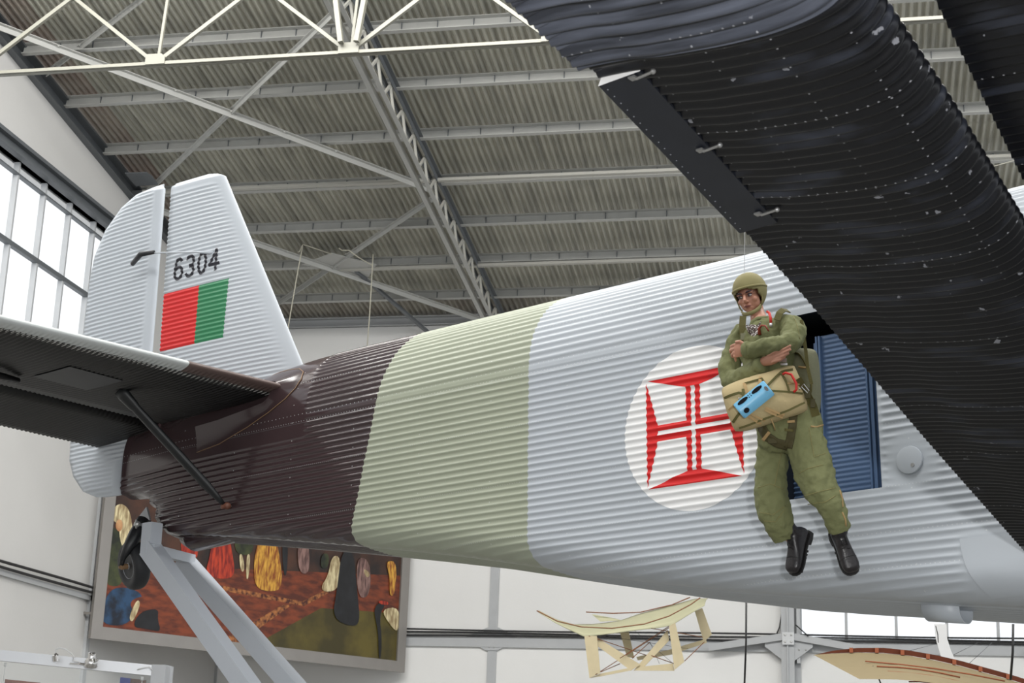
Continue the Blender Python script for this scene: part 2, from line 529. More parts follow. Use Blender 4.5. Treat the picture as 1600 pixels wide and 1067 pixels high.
# seams of left wall
struct(MB().box2((XL, 24.32, 0), (XL+0.05, 24.42, 10.9)).box2((XL, 24.42, 0), (XL+0.02, 24.50, 10.9)).build('trim_7', M['steel_rail']))
struct(MB().box2((XL, 24.30, 10.75), (XL+0.22, 24.50, roof_z(24.4)-0.1)).build('trim_8', M['steel_dark']))
struct(MB().box2((XL, YB-0.04, 0), (XL+0.04, YB, 10.8)).build('trim_9', M['steel_rail']))

# roof bracing
def brace(a, b, dz, wd, label, mat='steel_grey', name='roof_brace', node=True, group=None):
    p, q = rp(*a, dz), rp(*b, dz)
    m = MB(); m.bar(p+NRM*0.04, q+NRM*0.04, wd, 0.012, NRM); m.bar(p, q, 0.012, 0.09, NRM)
    d = (q-p).normalized(); n = int((q-p).length/0.9)
    for k in range(1, n):
        m.ell(p+(q-p)*k/n + NRM*0.03 + d.cross(NRM)*wd*0.4, 0.018, 8, 5)
    o = m.build(name, M[mat], org=p)
    tag(o, label, 'roof brace', group)
    return o
D0 = -0.24
brace((-11.75, 19.2), (-6.6, 24.4), D0-0.05, 0.13, 'long diagonal roof brace sloping down right above the tail fin')
brace((-6.6, 19.3), (-11.75, 24.4), D0, 0.09, 'diagonal roof brace rising right from the gusset near the rudder top')
brace((-11.75, 24.5), (-6.6, 29.75), D0-0.05, 0.13, 'lower diagonal roof brace sloping down right from behind the fin')
brace((-6.6, 24.7), (-11.3, 29.2), D0, 0.09, 'lower diagonal roof brace sloping down left towards the fin')
brace((-6.4, 29.75), (-3.6, 28.05), D0, 0.08, 'short roof brace rising right from the foot of the lattice rafter')
brace((-1.6, 29.75), (-3.5, 28.05), D0, 0.08, 'short roof brace dropping behind the light grey fuselage top')
brace((-11.7, 20.7), (-8.3, 18.2), D0+0.1, 0.07, 'thin roof brace near the upper left corner')
for y, lab in ((24.15, 'thin horizontal tie bar under the roof level with the rudder top'), (27.25, 'thin horizontal tie bar under the roof just above the far eave')):
    b = MB().bar(rp(XL+0.3 if y < 25 else -9.1, y, D0), rp(XR, y, D0), 0.07, 0.05, NRM)
    tag(b.build('tie_bar', M['steel_cream'], org=rp(XL+0.3, y, D0)), lab, 'tie bar')
g = MB().prism([hit(x, y, (0, YB, EAVE+D0-.08), NRM) for x, y in ((195, 271), (229, 270), (238, 276), (247, 289), (212, 291))], (0, 0, 0.015))
tag(g.build('corner_gusset', M['steel_dark'], org=rp(XL+0.1, 24.0, D0)), 'dark steel gusset plate where braces meet the left gable', 'gusset')
g = MB().prism([rp(-9.7, 27.0, D0), rp(-9.0, 26.6, D0), rp(-8.3, 27.1, D0), rp(-8.6, 27.6, D0)], (0, 0, 0.015))
tag(g.build('crossing_gusset', M['steel_grey'], org=rp(-9.0, 27.0, D0)), 'grey gusset plate where the two lower braces cross', 'gusset')
tag(MB().bar(rp(-8.75, 27.3, D0), Vector((-7.9, YB-0.05, 10.5)), 0.07, 0.05).build('knee_strut', M['steel_dark'], org=rp(-8.75, 27.3, D0)), 'dark knee strut from the brace crossing down to the far wall', 'strut')
tag(MB().bar(rp(-3.55, 28.0, D0), Vector((-3.0, YB-0.05, 10.2)), 0.12, 0.05).build('knee_strut', M['steel_dark'], org=rp(-3.55, 28.0, D0)), 'short dark strut dropping behind the pale fuselage top', 'strut')

# cream truss in front, upper left
TY = 17.5
org = Vector((-8.44, TY, 10.5))
tr = thing('front_truss', 'cream painted roof truss crossing the upper left in front of the roof', 'roof truss', org)
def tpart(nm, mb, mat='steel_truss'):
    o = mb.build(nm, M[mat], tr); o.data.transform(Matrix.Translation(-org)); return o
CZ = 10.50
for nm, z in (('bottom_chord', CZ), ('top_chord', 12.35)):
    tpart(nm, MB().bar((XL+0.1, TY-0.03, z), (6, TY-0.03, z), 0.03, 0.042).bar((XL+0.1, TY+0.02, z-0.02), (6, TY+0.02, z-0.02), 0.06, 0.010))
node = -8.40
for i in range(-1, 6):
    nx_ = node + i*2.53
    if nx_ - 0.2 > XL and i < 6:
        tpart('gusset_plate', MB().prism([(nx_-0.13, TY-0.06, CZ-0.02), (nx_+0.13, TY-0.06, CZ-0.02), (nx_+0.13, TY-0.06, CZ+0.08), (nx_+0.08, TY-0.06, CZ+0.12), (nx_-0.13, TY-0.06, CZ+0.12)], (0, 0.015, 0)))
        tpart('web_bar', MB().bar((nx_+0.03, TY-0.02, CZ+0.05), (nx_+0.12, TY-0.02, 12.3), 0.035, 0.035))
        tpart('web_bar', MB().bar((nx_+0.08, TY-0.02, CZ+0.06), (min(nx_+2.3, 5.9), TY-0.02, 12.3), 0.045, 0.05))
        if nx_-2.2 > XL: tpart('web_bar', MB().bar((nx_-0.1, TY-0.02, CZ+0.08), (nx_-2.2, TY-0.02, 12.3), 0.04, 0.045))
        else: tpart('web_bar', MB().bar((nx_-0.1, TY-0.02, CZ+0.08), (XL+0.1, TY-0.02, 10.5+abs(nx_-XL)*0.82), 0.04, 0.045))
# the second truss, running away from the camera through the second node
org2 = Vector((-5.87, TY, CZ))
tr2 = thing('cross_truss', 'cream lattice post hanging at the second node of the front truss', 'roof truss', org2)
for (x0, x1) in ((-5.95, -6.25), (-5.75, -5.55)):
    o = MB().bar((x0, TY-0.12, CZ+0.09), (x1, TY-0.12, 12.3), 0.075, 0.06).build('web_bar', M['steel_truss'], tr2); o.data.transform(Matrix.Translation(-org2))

# ================================================================== THE TRANSPORT AEROPLANE
AX = -ray(-2450, 1275); AX.normalize()                # towards the nose
AN = AX.cross(Vector((0, 0, 1))).normalized()         # starboard, towards the viewer
if AN.dot(CAM - at(1220, 660, 10.3)) < 0: AN = -AN
AV = AN.cross(AX)
if AV.z < 0: AV = -AV
AO = at(1220, 660, 10.3)
PM = Matrix(((AX.x, -AN.x, AV.x, AO.x), (AX.y, -AN.y, AV.y, AO.y), (AX.z, -AN.z, AV.z, AO.z), (0, 0, 0, 1)))
plane = thing('transport_aeroplane', 'three-tone corrugated metal transport aeroplane with open cargo door, raised on a steel stand', 'aeroplane')
plane.matrix_world = PM
def L(s, n, z): return Vector((s, -n, z))             # s along, n to starboard, z up
def W(s, n, z): return PM @ L(s, n, z)

def interp(tab, x):
    if x <= tab[0][0]: return tab[0][1]
    for (a, b), (c, d) in zip(tab, tab[1:]):
        if x <= c: return b + (d-b)*(x-a)/(c-a)
    return tab[-1][1]
def sstep(a, b, x):
    t = max(0.0, min(1.0, (x-a)/(b-a))); return t*t*(3-2*t)

HALF = [(-6.8, .14), (-6.0, .24), (-5.2, .37), (-4.4, .45), (-3.5, .56), (-2, .70), (-.5, .80), (4, .84)]
NSIDE = [(-6.8, -.12), (-6.0, -.04), (-5.2, -.01), (-4.4, 0), (4, 0)]
ZB = [(-6.8, .385), (-6.55, .36), (-6.42, .28), (-6.32, .17), (-6.24, .04), (-6.16, -.04), (-6.0, -.07), (-5.5, -.13), (-4.85, -.22), (-4, -.35), (-3.5, -.43), (-2.8, -.55), (-2, -.715), (-1.2, -.875), (-.5, -.995), (0, -1.065), (.5, -1.125), (1.1, -1.205), (1.8, -1.295), (2.5, -1.345), (4, -1.42)]
HA = [(-6.8, .30), (-5.3, .50), (-4.9, .58), (-4.6, .61), (-4.4, .622), (-4, .64), (-3.5, .655), (-2.8, .675), (-2, .695), (-1.2, .707), (-.5, .718), (.5, .728), (1.8, .742), (4, .745)]
ZS = .71
PIT = .05
AMP = .0056
def hw(s): return interp(HALF, s)
def zbot(s): return interp(ZB, s)
def chine(s): return min(.19, .05 + .035*(s+6.8))
DOOR = (.0, .67, -.5, .68)
def amp(s, z, region):
    a = 1.0
    if region == 'side':
        if s < -4.2: a *= 1 - sstep(.50, .56, z)*(1-sstep(-4.37, -4.33, s))
        if s > .7:  a *= 1 - (1-sstep(.155, .23, math.hypot(s-.86, z+.36)))*.95
        if s > 1.0: a *= 1 - sstep(1.06, 1.2, s)*(1-sstep(-.86, -.76, z))
        a *= 1 - .9*math.exp(-((z-.705)/.018)**2) - .75*math.exp(-((z-.755)/.02)**2)
        d = max(DOOR[0]-s, s-DOOR[1], DOOR[2]-z, z-DOOR[3])
        a *= sstep(0.0, .05, d) if s > .2 or z > .5 or z < -.3 else 1
        a *= 1 - .8*math.exp(-((s-1.12)/.02)**2)*(1 if z > -.75 else 0)*sstep(-.5, -.45, z)
    elif region == 'arch':
        if s < -4.33: a *= sstep(-4.37, -4.33, s)
    return a
def rip(z): 
    c = math.cos(2*PI*z/PIT)
    return AMP*(c + .18*math.cos(4*PI*z/PIT))
def side_n(s, z):
    """outer starboard skin on the flat side"""
    zc = zbot(s)+chine(s)
    base = interp(NSIDE, s)
    rb = chine(s)*1.35
    if z < zc:
        t = max(-1.0, (z-zc)/max(1e-6, chine(s)))
        base += -rb*(1-math.sqrt(max(0, 1-t*t)))
    return base + rip(z)*amp(s, z, 'side')

# sections: arch rows (a = 0 at the seam .. 1 at the crown), side rows (z), belly rows
ARCH_N = 20                                            # ripples over the half arch
def arch_pt(s, a):
    th = a*PI/2
    w, h = hw(s), interp(HA, s)
    n0 = interp(NSIDE, s)
    n = n0 - w*(1-math.cos(th)); z = ZS + h*math.sin(th)
    nn = Vector((0, math.cos(th)/w, math.sin(th)/h)).normalized()
    r = AMP*math.cos(2*PI*a*ARCH_N)*amp(s, z, 'arch')
    r *= 1 - .95*math.exp(-((a-.0)/.02)**2)
    return Vector((s, n + nn.y*r, z + nn.z*r))
cols = sorted(set([round(-6.84+.12*i, 3) for i in range(87)] + [DOOR[0], DOOR[1], -4.37, -4.33, -4.35, .70, .76, .80, .84, .88, .92, .96, 1.02, 1.07, 1.10, 1.12, 1.14, 1.17, .02, .04, .63, .65, .69, -.02]))
zrows = sorted(set([round(-1.45 + PIT/8*i, 5) for i in range(int(2.16/PIT*8))] + [DOOR[2], DOOR[3], ZS]), reverse=True)
def section(s):
    pts = []
    NA = ARCH_N*7
    for i in range(NA, 0, -1):
        pts.append(arch_pt(s, i/NA))
    zb = zbot(s)
    for z in zrows:
        zz = max(z, zb)
        pts.append(Vector((s, side_n(s, zz), zz)))
    # belly to the centre line
    n1 = pts[-1].y; nc = interp(NSIDE, s)-hw(s)
    for i in range(1, 49):
        t = i/48
        n = n1 + (nc-n1)*t
        pts.append(Vector((s, n, zb - .02*math.sin(t*PI/2) + AMP*.8*math.sin(t*2*PI*6)*sstep(-6.3, -6.0, s))))
    return pts
secs = [section(s) for s in cols]
nrow = len(secs[0])
fz = MB()
vid = {}
for j, s in enumerate(cols):
    nc = interp(NSIDE, s)-hw(s)
    for side in (0, 1):
        for p in secs[j]:
            n = p.y if side == 0 else 2*nc-p.y
            fz.v.append(L(p.x, n, p.z))
def VI(j, side, i): return (j*2+side)*nrow+i
NA = ARCH_N*7
i0 = NA + zrows.index(DOOR[3]); i1 = NA + zrows.index(DOOR[2])
j0, j1 = cols.index(DOOR[0]), cols.index(DOOR[1])
for j in range(len(cols)-1):
    for side in (0, 1):
        for i in range(nrow-1):
            if side == 0 and j0 <= j < j1 and i0 <= i < i1: continue
            f = (VI(j, side, i), VI(j, side, i+1), VI(j+1, side, i+1), VI(j+1, side, i))
            fz.f.append(f if side == 0 else f[::-1]); fz.mi.append(0)
# rear bulkhead
fz.f.append(tuple([VI(0, 0, i) for i in range(nrow)] + [VI(0, 1, i) for i in range(nrow-1, -1, -1)])); fz.mi.append(0)

C_BROWN, C_GREEN, C_GREY = srgb(66, 51, 53), srgb(160, 166, 146), srgb(188, 194, 201)
C_BLACK = srgb(26, 27, 31)
def paint_mat(name, color, rough=.32, spec=.5, coat=.0):
    m = nmat(name, color, rough, spec=spec, var=.04, vscale=2.5, coat=coat)
    return m
def fuselage_mat():
    m = nmat('fuselage_paint', C_GREY, .38, var=.03, vscale=2.0)
    t = NT(m); b = m.node_tree.nodes['Principled BSDF']
    base = b.inputs['Base Color'].links[0].from_socket
    wob = t.m('MULTIPLY', t.m('SUBTRACT', t.noise(5, 3), .5), .02)
    s = t.m('ADD', t.x, wob)
    gb = t.m('LESS_THAN', s, -2.045)
    br = t.m('LESS_THAN', s, t.m('ADD', t.m('MULTIPLY', t.z, .225), -3.72))
    gn = t.mix(t.noise(1.6, 4), srgb(164, 170, 150), srgb(175, 180, 161))
    c = t.mix(gb, base, gn)
    bn = t.mix(t.noise(1.2, 4), srgb(60, 47, 49), srgb(72, 57, 59))
    c = t.mix(br, c, bn)
    # rivet seams
    rv = None
    for z, st, r, lo in ((.735, .045, .004, -4.3), (.675, .03, .0035, -6.0), (.30, .022, .003, -6.2), (-.115, .022, .003, -5.5), (-.50, .022, .003, -3), (-.77, .03, .004, -2), (-.98, .03, .004, -1), (1.02, .03, .0035, -4)):
        q = t.rivets(t.x, t.z, z, st, r)
        rv = q if rv is None else t.m('MAXIMUM', rv, q)
    for sx in (-5.9, -5.2, -4.5, -3.8, -3.1, -2.4, -1.7, -1.1, -.15, .86, 1.3, 1.9):
        q = t.rivets(t.z, t.x, sx, PIT*3, .0045)
        rv = t.m('MAXIMUM', rv, q)
    rv = t.m('MULTIPLY', rv, t.m('LESS_THAN', t.y, .12))
    ln = t.m('LESS_THAN', t.m('ABSOLUTE', t.m('SUBTRACT', t.z, .66)), .0022)
    ln = t.m('MULTIPLY', ln, t.m('GREATER_THAN', t.x, -6))
    c2 = t.mix(t.m('MULTIPLY', rv, .55), c, (.75, .77, .78))
    c2 = t.mix(t.m('MULTIPLY', ln, .5), c2, (.15, .15, .16))
    m.node_tree.links.new(c2, b.inputs['Base Color'])
    # the brown is glossier
    m.node_tree.links.new(t.m('SUBTRACT', .40, t.m('MULTIPLY', br, .24)), b.inputs['Roughness'])
    n2 = t.noise(6, 2)
    bp = m.node_tree.nodes.new('ShaderNodeBump'); bp.inputs['Strength'].default_value = .15; bp.inputs['Distance'].default_value = .015
    hgt = t.m('ADD', t.m('MULTIPLY', rv, .12), n2)
    m.node_tree.links.new(hgt, bp.inputs['Height']); m.node_tree.links.new(bp.outputs[0], b.inputs['Normal'])
    return m
M['fus'] = fuselage_mat()
M['brown'] = paint_mat('brown_gloss_paint', srgb(62, 48, 50), .18)
M['grey'] = paint_mat('light_grey_paint', C_GREY, .38)
M['seam'] = nmat('tan_sealant', srgb(140, 110, 80), .6)
M['blackpaint'] = paint_mat('black_paint', srgb(30, 31, 35), .42)
fus = fz.build('fuselage', M['fus'], plane, smooth=True, weld=1e-5, fixn=False)

# ---------------------------------------------------------------- decals that follow a corrugated skin
def decal(name, polys, surf, mat, z0, z1, step, sstepv=.25, parent=None, off=.0025):
    bm = bmesh.new()
    for poly in polys:
        vs = [bm.verts.new((p[0], 0, p[1])) for p in poly]
        bm.faces.new(vs)
    z = z0
    def cut(co, no):
        bmesh.ops.bisect_plane(bm, geom=bm.verts[:]+bm.edges[:]+bm.faces[:], plane_co=co, plane_no=no, dist=1e-6)
    zs = [v.co.z for v in bm.verts]; xs = [v.co.x for v in bm.verts]
    k = math.floor(min(zs)/step)*step
    while k < max(zs):
        if k > min(zs): cut((0, 0, k), (0, 0, 1))
        k += step
    k = math.floor(min(xs)/sstepv)*sstepv
    while k < max(xs):
        if k > min(xs): cut((k, 0, 0), (1, 0, 0))
        k += sstepv
    for v in bm.verts:
        s_, z_ = v.co.x, v.co.z
        v.co = L(s_, surf(s_, z_)+off, z_)
    bmesh.ops.recalc_face_normals(bm, faces=bm.faces)
    me = bpy.data.meshes.new(name); bm.to_mesh(me); bm.free()
    me.materials.append(mat); me.shade_smooth()
    o = bpy.data.objects.new(name, me); C.objects.link(o)
    o.parent = parent
    return o
M['dec_white'] = paint_mat('white_marking_paint', (.86, .86, .86), .4)
M['dec_red'] = paint_mat('red_marking_paint', srgb(214, 28, 30), .38)
M['dec_green'] = paint_mat('green_marking_paint', srgb(48, 132, 88), .4)
M['dec_dark'] = paint_mat('dark_marking_paint', srgb(34, 34, 44), .45)
CX_, CZ_, RR = -.65, .065, .553
circ = [(CX_+RR*math.cos(2*PI*k/72), CZ_+RR*math.sin(2*PI*k/72)) for k in range(72)]
ro = decal('roundel', [circ], side_n, M['dec_white'], 0, 0, PIT/8, parent=fus, off=.002)
tag(ro, 'white disc painted on the fuselage side')
a_ = .372
polys = []
def rot4(poly, k):
    c, s_ = [(1, 0), (0, 1), (-1, 0), (0, -1)][k]
    return [(CX_ + x*c - z*s_, CZ_ + x*s_ + z*c) for x, z in poly]
for k in range(4):
    e = .012
    polys.append(rot4([(-a_+e, a_), (a_-e, a_), (.20, a_-.048), (.058, a_-.088), (-.058, a_-.088), (-.20, a_-.048)][::-1], k))
    polys.append(rot4([(.016, .016), (.055, .055), (.055, a_-.086), (.016, a_-.086)], k))
    polys.append(rot4([(-.016, .016), (-.016, a_-.086), (-.055, a_-.086), (-.055, .055)], k))
decal('cross_emblem', polys, side_n, M['dec_red'], 0, 0, PIT/8, parent=ro, off=.004)

# ---------------------------------------------------------------- fin and rudder (on the centre plane)
def cen(s): return -.8 + (-s)*.45/5.5          # the centre plane drifts towards n = 0 at the tail
FP = .042
def fr(z): return .0044*math.cos(2*PI*z/FP)
def foil(t):          # thickness profile along the chord 0 (front) .. 1 (rear)
    t = max(0, min(1, t)); return (math.sqrt(t)*1.48 - 0.63*t - 1.76*t*t + 1.42*t**3 - .51*t**4)
def fin_le(z): return -4.125 - .5415*z - (0 if z < 3.29 else 2.2*(z-3.29)**2/.08)
FIN_TE, FIN_TOP = -6.555, 3.37
def fin_n(s, z):
    le = -4.125 - .5415*z
    t = (le - s)/(le+7.72)
    T = .062*foil(t)/.5
    T *= 1 - sstep(FIN_TOP-.06, FIN_TOP, z)*.9 if z > FIN_TOP-.06 else 1
    k = sstep(0.04, .10, t)*(1 if z < FIN_TOP-.10 else 0)
    return cen(s) + T + fr(z)*k
def lifting(name, zlist, le, te, half, mat, ns=26, parent=None, cos_sp=True):
    m = MB(); R = []
    for z in zlist:
        a, b = le(z), te(z); ring = []
        for i in range(ns+1):
            u = i/ns; u = u*u if cos_sp else u
            s = a + (b-a)*u
            ring.append(L(s, half(s, z, 1, u), z))
        for i in range(ns, -1, -1):
            u = i/ns; u = u*u if cos_sp else u
            s = a + (b-a)*u
            ring.append(L(s, half(s, z, -1, u), z))
        R.append(ring)
    m.rings(R, True, True)
    return m.build(name, mat, parent, smooth=True, weld=1e-5)
def fin_half(s, z, sg, u):
    n = fin_n(s, z); c = cen(s)
    d = max(0, n-c) 
    if u <= 0: d = 0.0
    return c + sg*d
zl = [1.0+FP/8*i for i in range(int(2.25/FP*8))] + [3.27, 3.30, 3.32, 3.34, 3.355, 3.365, 3.37]
fin = lifting('fin', zl, fin_le, lambda z: FIN_TE, fin_half, M['grey'], parent=plane)
RUD = [(.42, -7.16), (.435, -7.30), (.507, -7.484), (.664, -7.636), (.828, -7.715), (1.013, -7.727), (1.82, -7.69), (2.34, -7.675), (2.6, -7.662), (2.854, -7.622), (3.095, -7.498), (3.285, -7.296), (3.385, -7.085), (3.405, -6.85)]
def rud_te(z): return interp(RUD, z)
def rud_le(z):
    if z < .75: return -6.96
    if z < .94: return -6.79
    return -6.715 if z < 3.36 else -6.725
def rud_half(s, z, sg, u):
    a = rud_le(z)
    x = (a - s)
    full = .046*(1 - x/1.10)**.8 if x < 1.10 else .002
    full = max(full, .004)
    nose = math.sqrt(max(0, min(1, x/.07)))**.8
    d = full*nose
    # thin towards the outline
    edge = rud_te(z)
    d *= sstep(0, .16, s-edge)*.85+.15 
    d *= 1 - .85*sstep(3.34, 3.405, z)
    if z < .5: d *= .35+.65*sstep(.42, .52, z)
    r = fr(z)*sstep(.08, .14, x)*sstep(0.02, .06, s-edge)
    if u <= 0: return cen(s)
    return cen(s) + sg*(d+r)
zr = [.42+.003*i for i in range(4)] + [.435+FP/8*i for i in range(int(2.93/FP*8))] + [3.37, 3.38, 3.39, 3.40, 3.405]
zr = sorted(set(zr + [.7499, .7501, .9399, .9401]))
rudder = lifting('rudder', zr, rud_le, rud_te, rud_half, M['grey'], ns=30, parent=plane)

# flag and number on the fin
def fin_surf(s, z): return fin_n(s, z)
fl = decal('flag_red', [[(-6.548, 1.70), (-6.10, 1.70), (-6.09, 2.252), (-6.548, 2.252)]], fin_surf, M['dec_red'], 0, 0, FP/8, .06, fin, .0015)
tag(fl, 'red field of the painted flag')
fl2 = decal('flag_green', [[(-6.10, 1.70), (-5.745, 1.70), (-5.725, 2.252), (-6.09, 2.252)]], fin_surf, M['dec_green'], 0, 0, FP/8, .06, fin, .0015)
tag(fl2, 'green field of the painted flag')
# digits 6 3 0 4 as stroked outlines
def arc(cx, cz, rx, rz, a0, a1, n=14):
    return [(cx+rx*math.cos(rad(a0+(a1-a0)*i/n)), cz+rz*math.sin(rad(a0+(a1-a0)*i/n))) for i in range(n+1)]
DG = {
 '6': [arc(.5, .30, .38, .30, 0, 360, 22), [(.12, .30), (.13, .55), (.22, .80)] + arc(.5, .68, .34, .32, 150, 40, 8)],
 '3': [arc(.46, .74, .36, .26, 150, -90, 14), arc(.46, .27, .38, .27, 90, -150, 14)],
 '0': [arc(.5, .5, .36, .5, 0, 360, 26)],
 '4': [[(.66, 0), (.66, 1.0), (.04, .30), (.94, .30)]],
}
def stroke(path, w):
    out = []
    for (x0, z0), (x1, z1) in zip(path, path[1:]):
        d = math.hypot(x1-x0, z1-z0)
        if d < 1e-6: continue
        ux, uz = (x1-x0)/d*w*.35, (z1-z0)/d*w*.35
        px_, pz_ = -(z1-z0)/d*w/2, (x1-x0)/d*w/2
        out.append([(x0-ux+px_, z0-uz+pz_), (x0-ux-px_, z0-uz-pz_), (x1+ux-px_, z1+uz-pz_), (x1+ux+px_, z1+uz+pz_)])
    return out
for i, ch in enumerate('6304'):
    ps = []
    for path in DG[ch]:
        q = [(-6.435 + i*.151 + x*.125, 2.365 + z*.195) for x, z in path]
        ps += stroke(q, .030)
    o = decal('numeral', ps, fin_surf, M['dec_dark'], 0, 0, FP/8, .04, fin, .002)
    tag(o, 'dark painted numeral %s' % ch)
# rudder control rod and horn
M['metal'] = nmat('bare_metal', (.5, .5, .5), .3, metal=.8)
M['wing_black'] = None
def rel(s, z, o=0.0): return L(s, fin_n(s, z)+o, z)
MB().tube([L(-6.92, cen(-6.9)+.13, 2.60), L(-6.75, cen(-6.7)+.19, 2.645), L(-6.60, cen(-6.6)+.16, 2.645)], [.022, .026, .018], 10).build('control_horn', M['blackpaint'], rudder, smooth=True)
MB().tube([L(-6.64, cen(-6.6)+.16, 2.645), rel(-6.1, 2.56, .045), rel(-5.95, 2.54, .0)], [.007, .010, .016], 8).build('control_rod', M['grey'], fin, smooth=True)

# ---------------------------------------------------------------- tailplane and elevator
ZT = 1.03
def tail_mat(name, stripe):
    m = nmat(name, srgb(8, 8, 10), .45, var=.12, vscale=3)
    t = NT(m); b = m.node_tree.nodes['Principled BSDF']
    base = b.inputs['Base Color'].links[0].from_socket
    up = t.m('GREATER_THAN', t.z, ZT-.045)
    inner = t.m('GREATER_THAN', t.y, -.86)
    top = t.mix(inner, srgb(196, 200, 200), srgb(98, 82, 78))
    c = t.mix(up, base, top)
    rv = None
    for z in (1.2,):
        pass
    if stripe:
        q = t.rivets(t.y, t.z, ZT-.05, .022, .004)
        c = t.mix(t.m('MULTIPLY', q, .8), c, (.7, .7, .68))
    for ls in (-5.35, -5.85):
        q = t.rivets(t.y, t.x, ls, .03, .0028)
        c = t.mix(t.m('MULTIPLY', q, .35), c, (.4, .4, .4))
    m.node_tree.links.new(c, b.inputs['Base Color'])
    return m
M['tail'] = tail_mat('tailplane_paint', True)
TP = .045
def tail_half(s, n, sg, le, te):
    u = (le-s)/(le-te+.95)
    T = .085*foil(max(0, u))/.5*(1.0 if n < 2.5 else 1)
    return T
m = MB(); R = []
nl = [-.45+TP/6*i for i in range(int(3.6/TP*6))]
def tle(n): return -4.70 - .10*max(0, n) - (.0 if n > 0 else 0)
for n in nl:
    le, te = tle(n), -6.35
    ring = []
    for i in range(19):
        u = (i/18)**1.8; s = le + (te-le)*u
        r = .0042*math.cos(2*PI*n/TP)*sstep(.02, .08, u)
        ring.append(L(s, n, ZT + tail_half(s, n, 1, le, te) + r))
    for i in range(18, 0, -1):
        u = (i/18)**1.8; s = le + (te-le)*u
        r = .0042*math.cos(2*PI*n/TP)*sstep(.02, .08, u)
        ring.append(L(s, n, ZT - tail_half(s, n, 1, le, te)*.95 - r))
    R.append(ring)
m.rings(R, True, True)
tailp = m.build('tailplane', M['tail'], plane, smooth=True)
m = MB(); R = []
for n in [-.36+TP/6*i for i in range(int(3.5/TP*6))]:
    ring = []
    for i in range(13):
        u = i/12; s = -6.40 + (-7.30+6.40)*u; r = .0042*math.cos(2*PI*n/TP)*sstep(.06, .12, u)
        th = .065*(1-u)**.8*min(1, math.sqrt(u/.06)) if u < .999 else .002
        ring.append(L(s, n, ZT-.01-.12*u + max(th, .003) + r))
    for i in range(12, 0, -1):
        u = i/12; s = -6.40 + (-7.30+6.40)*u; r = .0042*math.cos(2*PI*n/TP)*sstep(.06, .12, u)
        th = .065*(1-u)**.8*min(1, math.sqrt(u/.06)) if u < .999 else .002
        ring.append(L(s, n, ZT-.01-.12*u - max(th, .003) + r))
    R.append(ring)
m.rings(R, True, True)
M['tail2'] = nmat('elevator_paint', srgb(7, 7, 9), .5, var=.1)
m.build('elevator', M['tail2'], plane, smooth=True)
# smooth inspection plate under the tailplane
def tz(s, n): return ZT - tail_half(s, n, 1, tle(n), -6.35)*.95
M['plate'] = nmat('dull_black_plate', srgb(62, 63, 66), .5, var=.15, vscale=8)
q = MB(); g = []
for i in range(7):
    s = -5.38-.08*i
    g.append([L(s, 1.04+.085*k, tz(s, 1.2)-.006) for k in range(7)])
q.rings(g, False, False)
q.build('inspection_plate', M['plate'], tailp, smooth=True, fixn=False)
# small strut at the picture's left edge
MB().tube([L(-5.98, 1.60, .925), L(-5.9, 1.80, .90), L(-5.85, 2.4, .86)], [.02, .028, .028], 10).build('mass_balance', M['tail2'], tailp, smooth=True)
# bracing strut, flattened tube
p, q = L(-5.66, .86, .955), L(-5.215, .05, .08)
d = (q-p).normalized(); sx = d.cross(Vector((0, 1, 0))).normalized(); sy = d.cross(sx)
R = []
for t_, wd in ((0, .055), (.05, .06), (.13, .052), (.16, .043), (.5, .043), (.83, .043), (.93, .03), (1, .018)):
    c = p+(q-p)*t_
    R.append([c + sx*wd*math.cos(2*PI*k/14) + sy*wd*.62*math.sin(2*PI*k/14) for k in range(14)])
M['strut'] = nmat('worn_black_strut', srgb(28, 30, 32), .42, var=.5, vscale=18)
st = MB().rings(R).build('tail_strut', M['strut'], plane, smooth=True)
M['rust'] = nmat('rusty_bolt', srgb(110, 70, 55), .5, var=.3, vscale=30)
MB().ell(L(-5.20, .03, .07), (.035, .035, .03), 14, 10).lathe(L(-5.20, .05, .06), L(0, 1, -.2), [(.016, 0), (.018, .035), (.006, .04)]).build('strut_bolt', [M['rust']], st, smooth=30)
# fairing around the tailplane root
def skin_n(s, z):
    if z < ZS: return side_n(s, z)
    h = interp(HA, s)
    return arch_pt(s, min(1, math.asin(min(1, (z-ZS)/h))/(PI/2))).y
loop = [(-5.70, .60), (-5.40, .63), (-5.05, .72), (-4.80, .81), (-4.62, .90), (-4.53, .98), (-4.50, 1.06), (-4.53, 1.14), (-4.62, 1.19), (-4.80, 1.22), (-5.1, 1.23), (-5.5, 1.23)]
fine = []
for (a0, b0), (a1, b1) in zip(loop, loop[1:]):
    for k in range(5): fine.append((a0+(a1-a0)*k/5, b0+(b1-b0)*k/5))
fine.append(loop[-1])
R = []
for k in range(9):
    f = k/8                     # 0 on the skin, 1 at the tailplane
    row = []
    for (s, z) in fine:
        zz = 1.02 + (z-1.02)*(1-.62*f) - (.04*f if z < .9 else 0)
        ss = -4.85 + (s+4.85)*(1-.72*f) if s > -4.85 else s
        row.append(L(ss, skin_n(ss, zz) + .006 + .045*f*f, zz))
    R.append(row)
fo = MB().rings(R, False, False).build('root_fairing', M['brown'], plane, smooth=True, fixn=False)
MB().tube(R[0], .0035, 6).build('sealant_bead', M['seam'], fo, smooth=True)

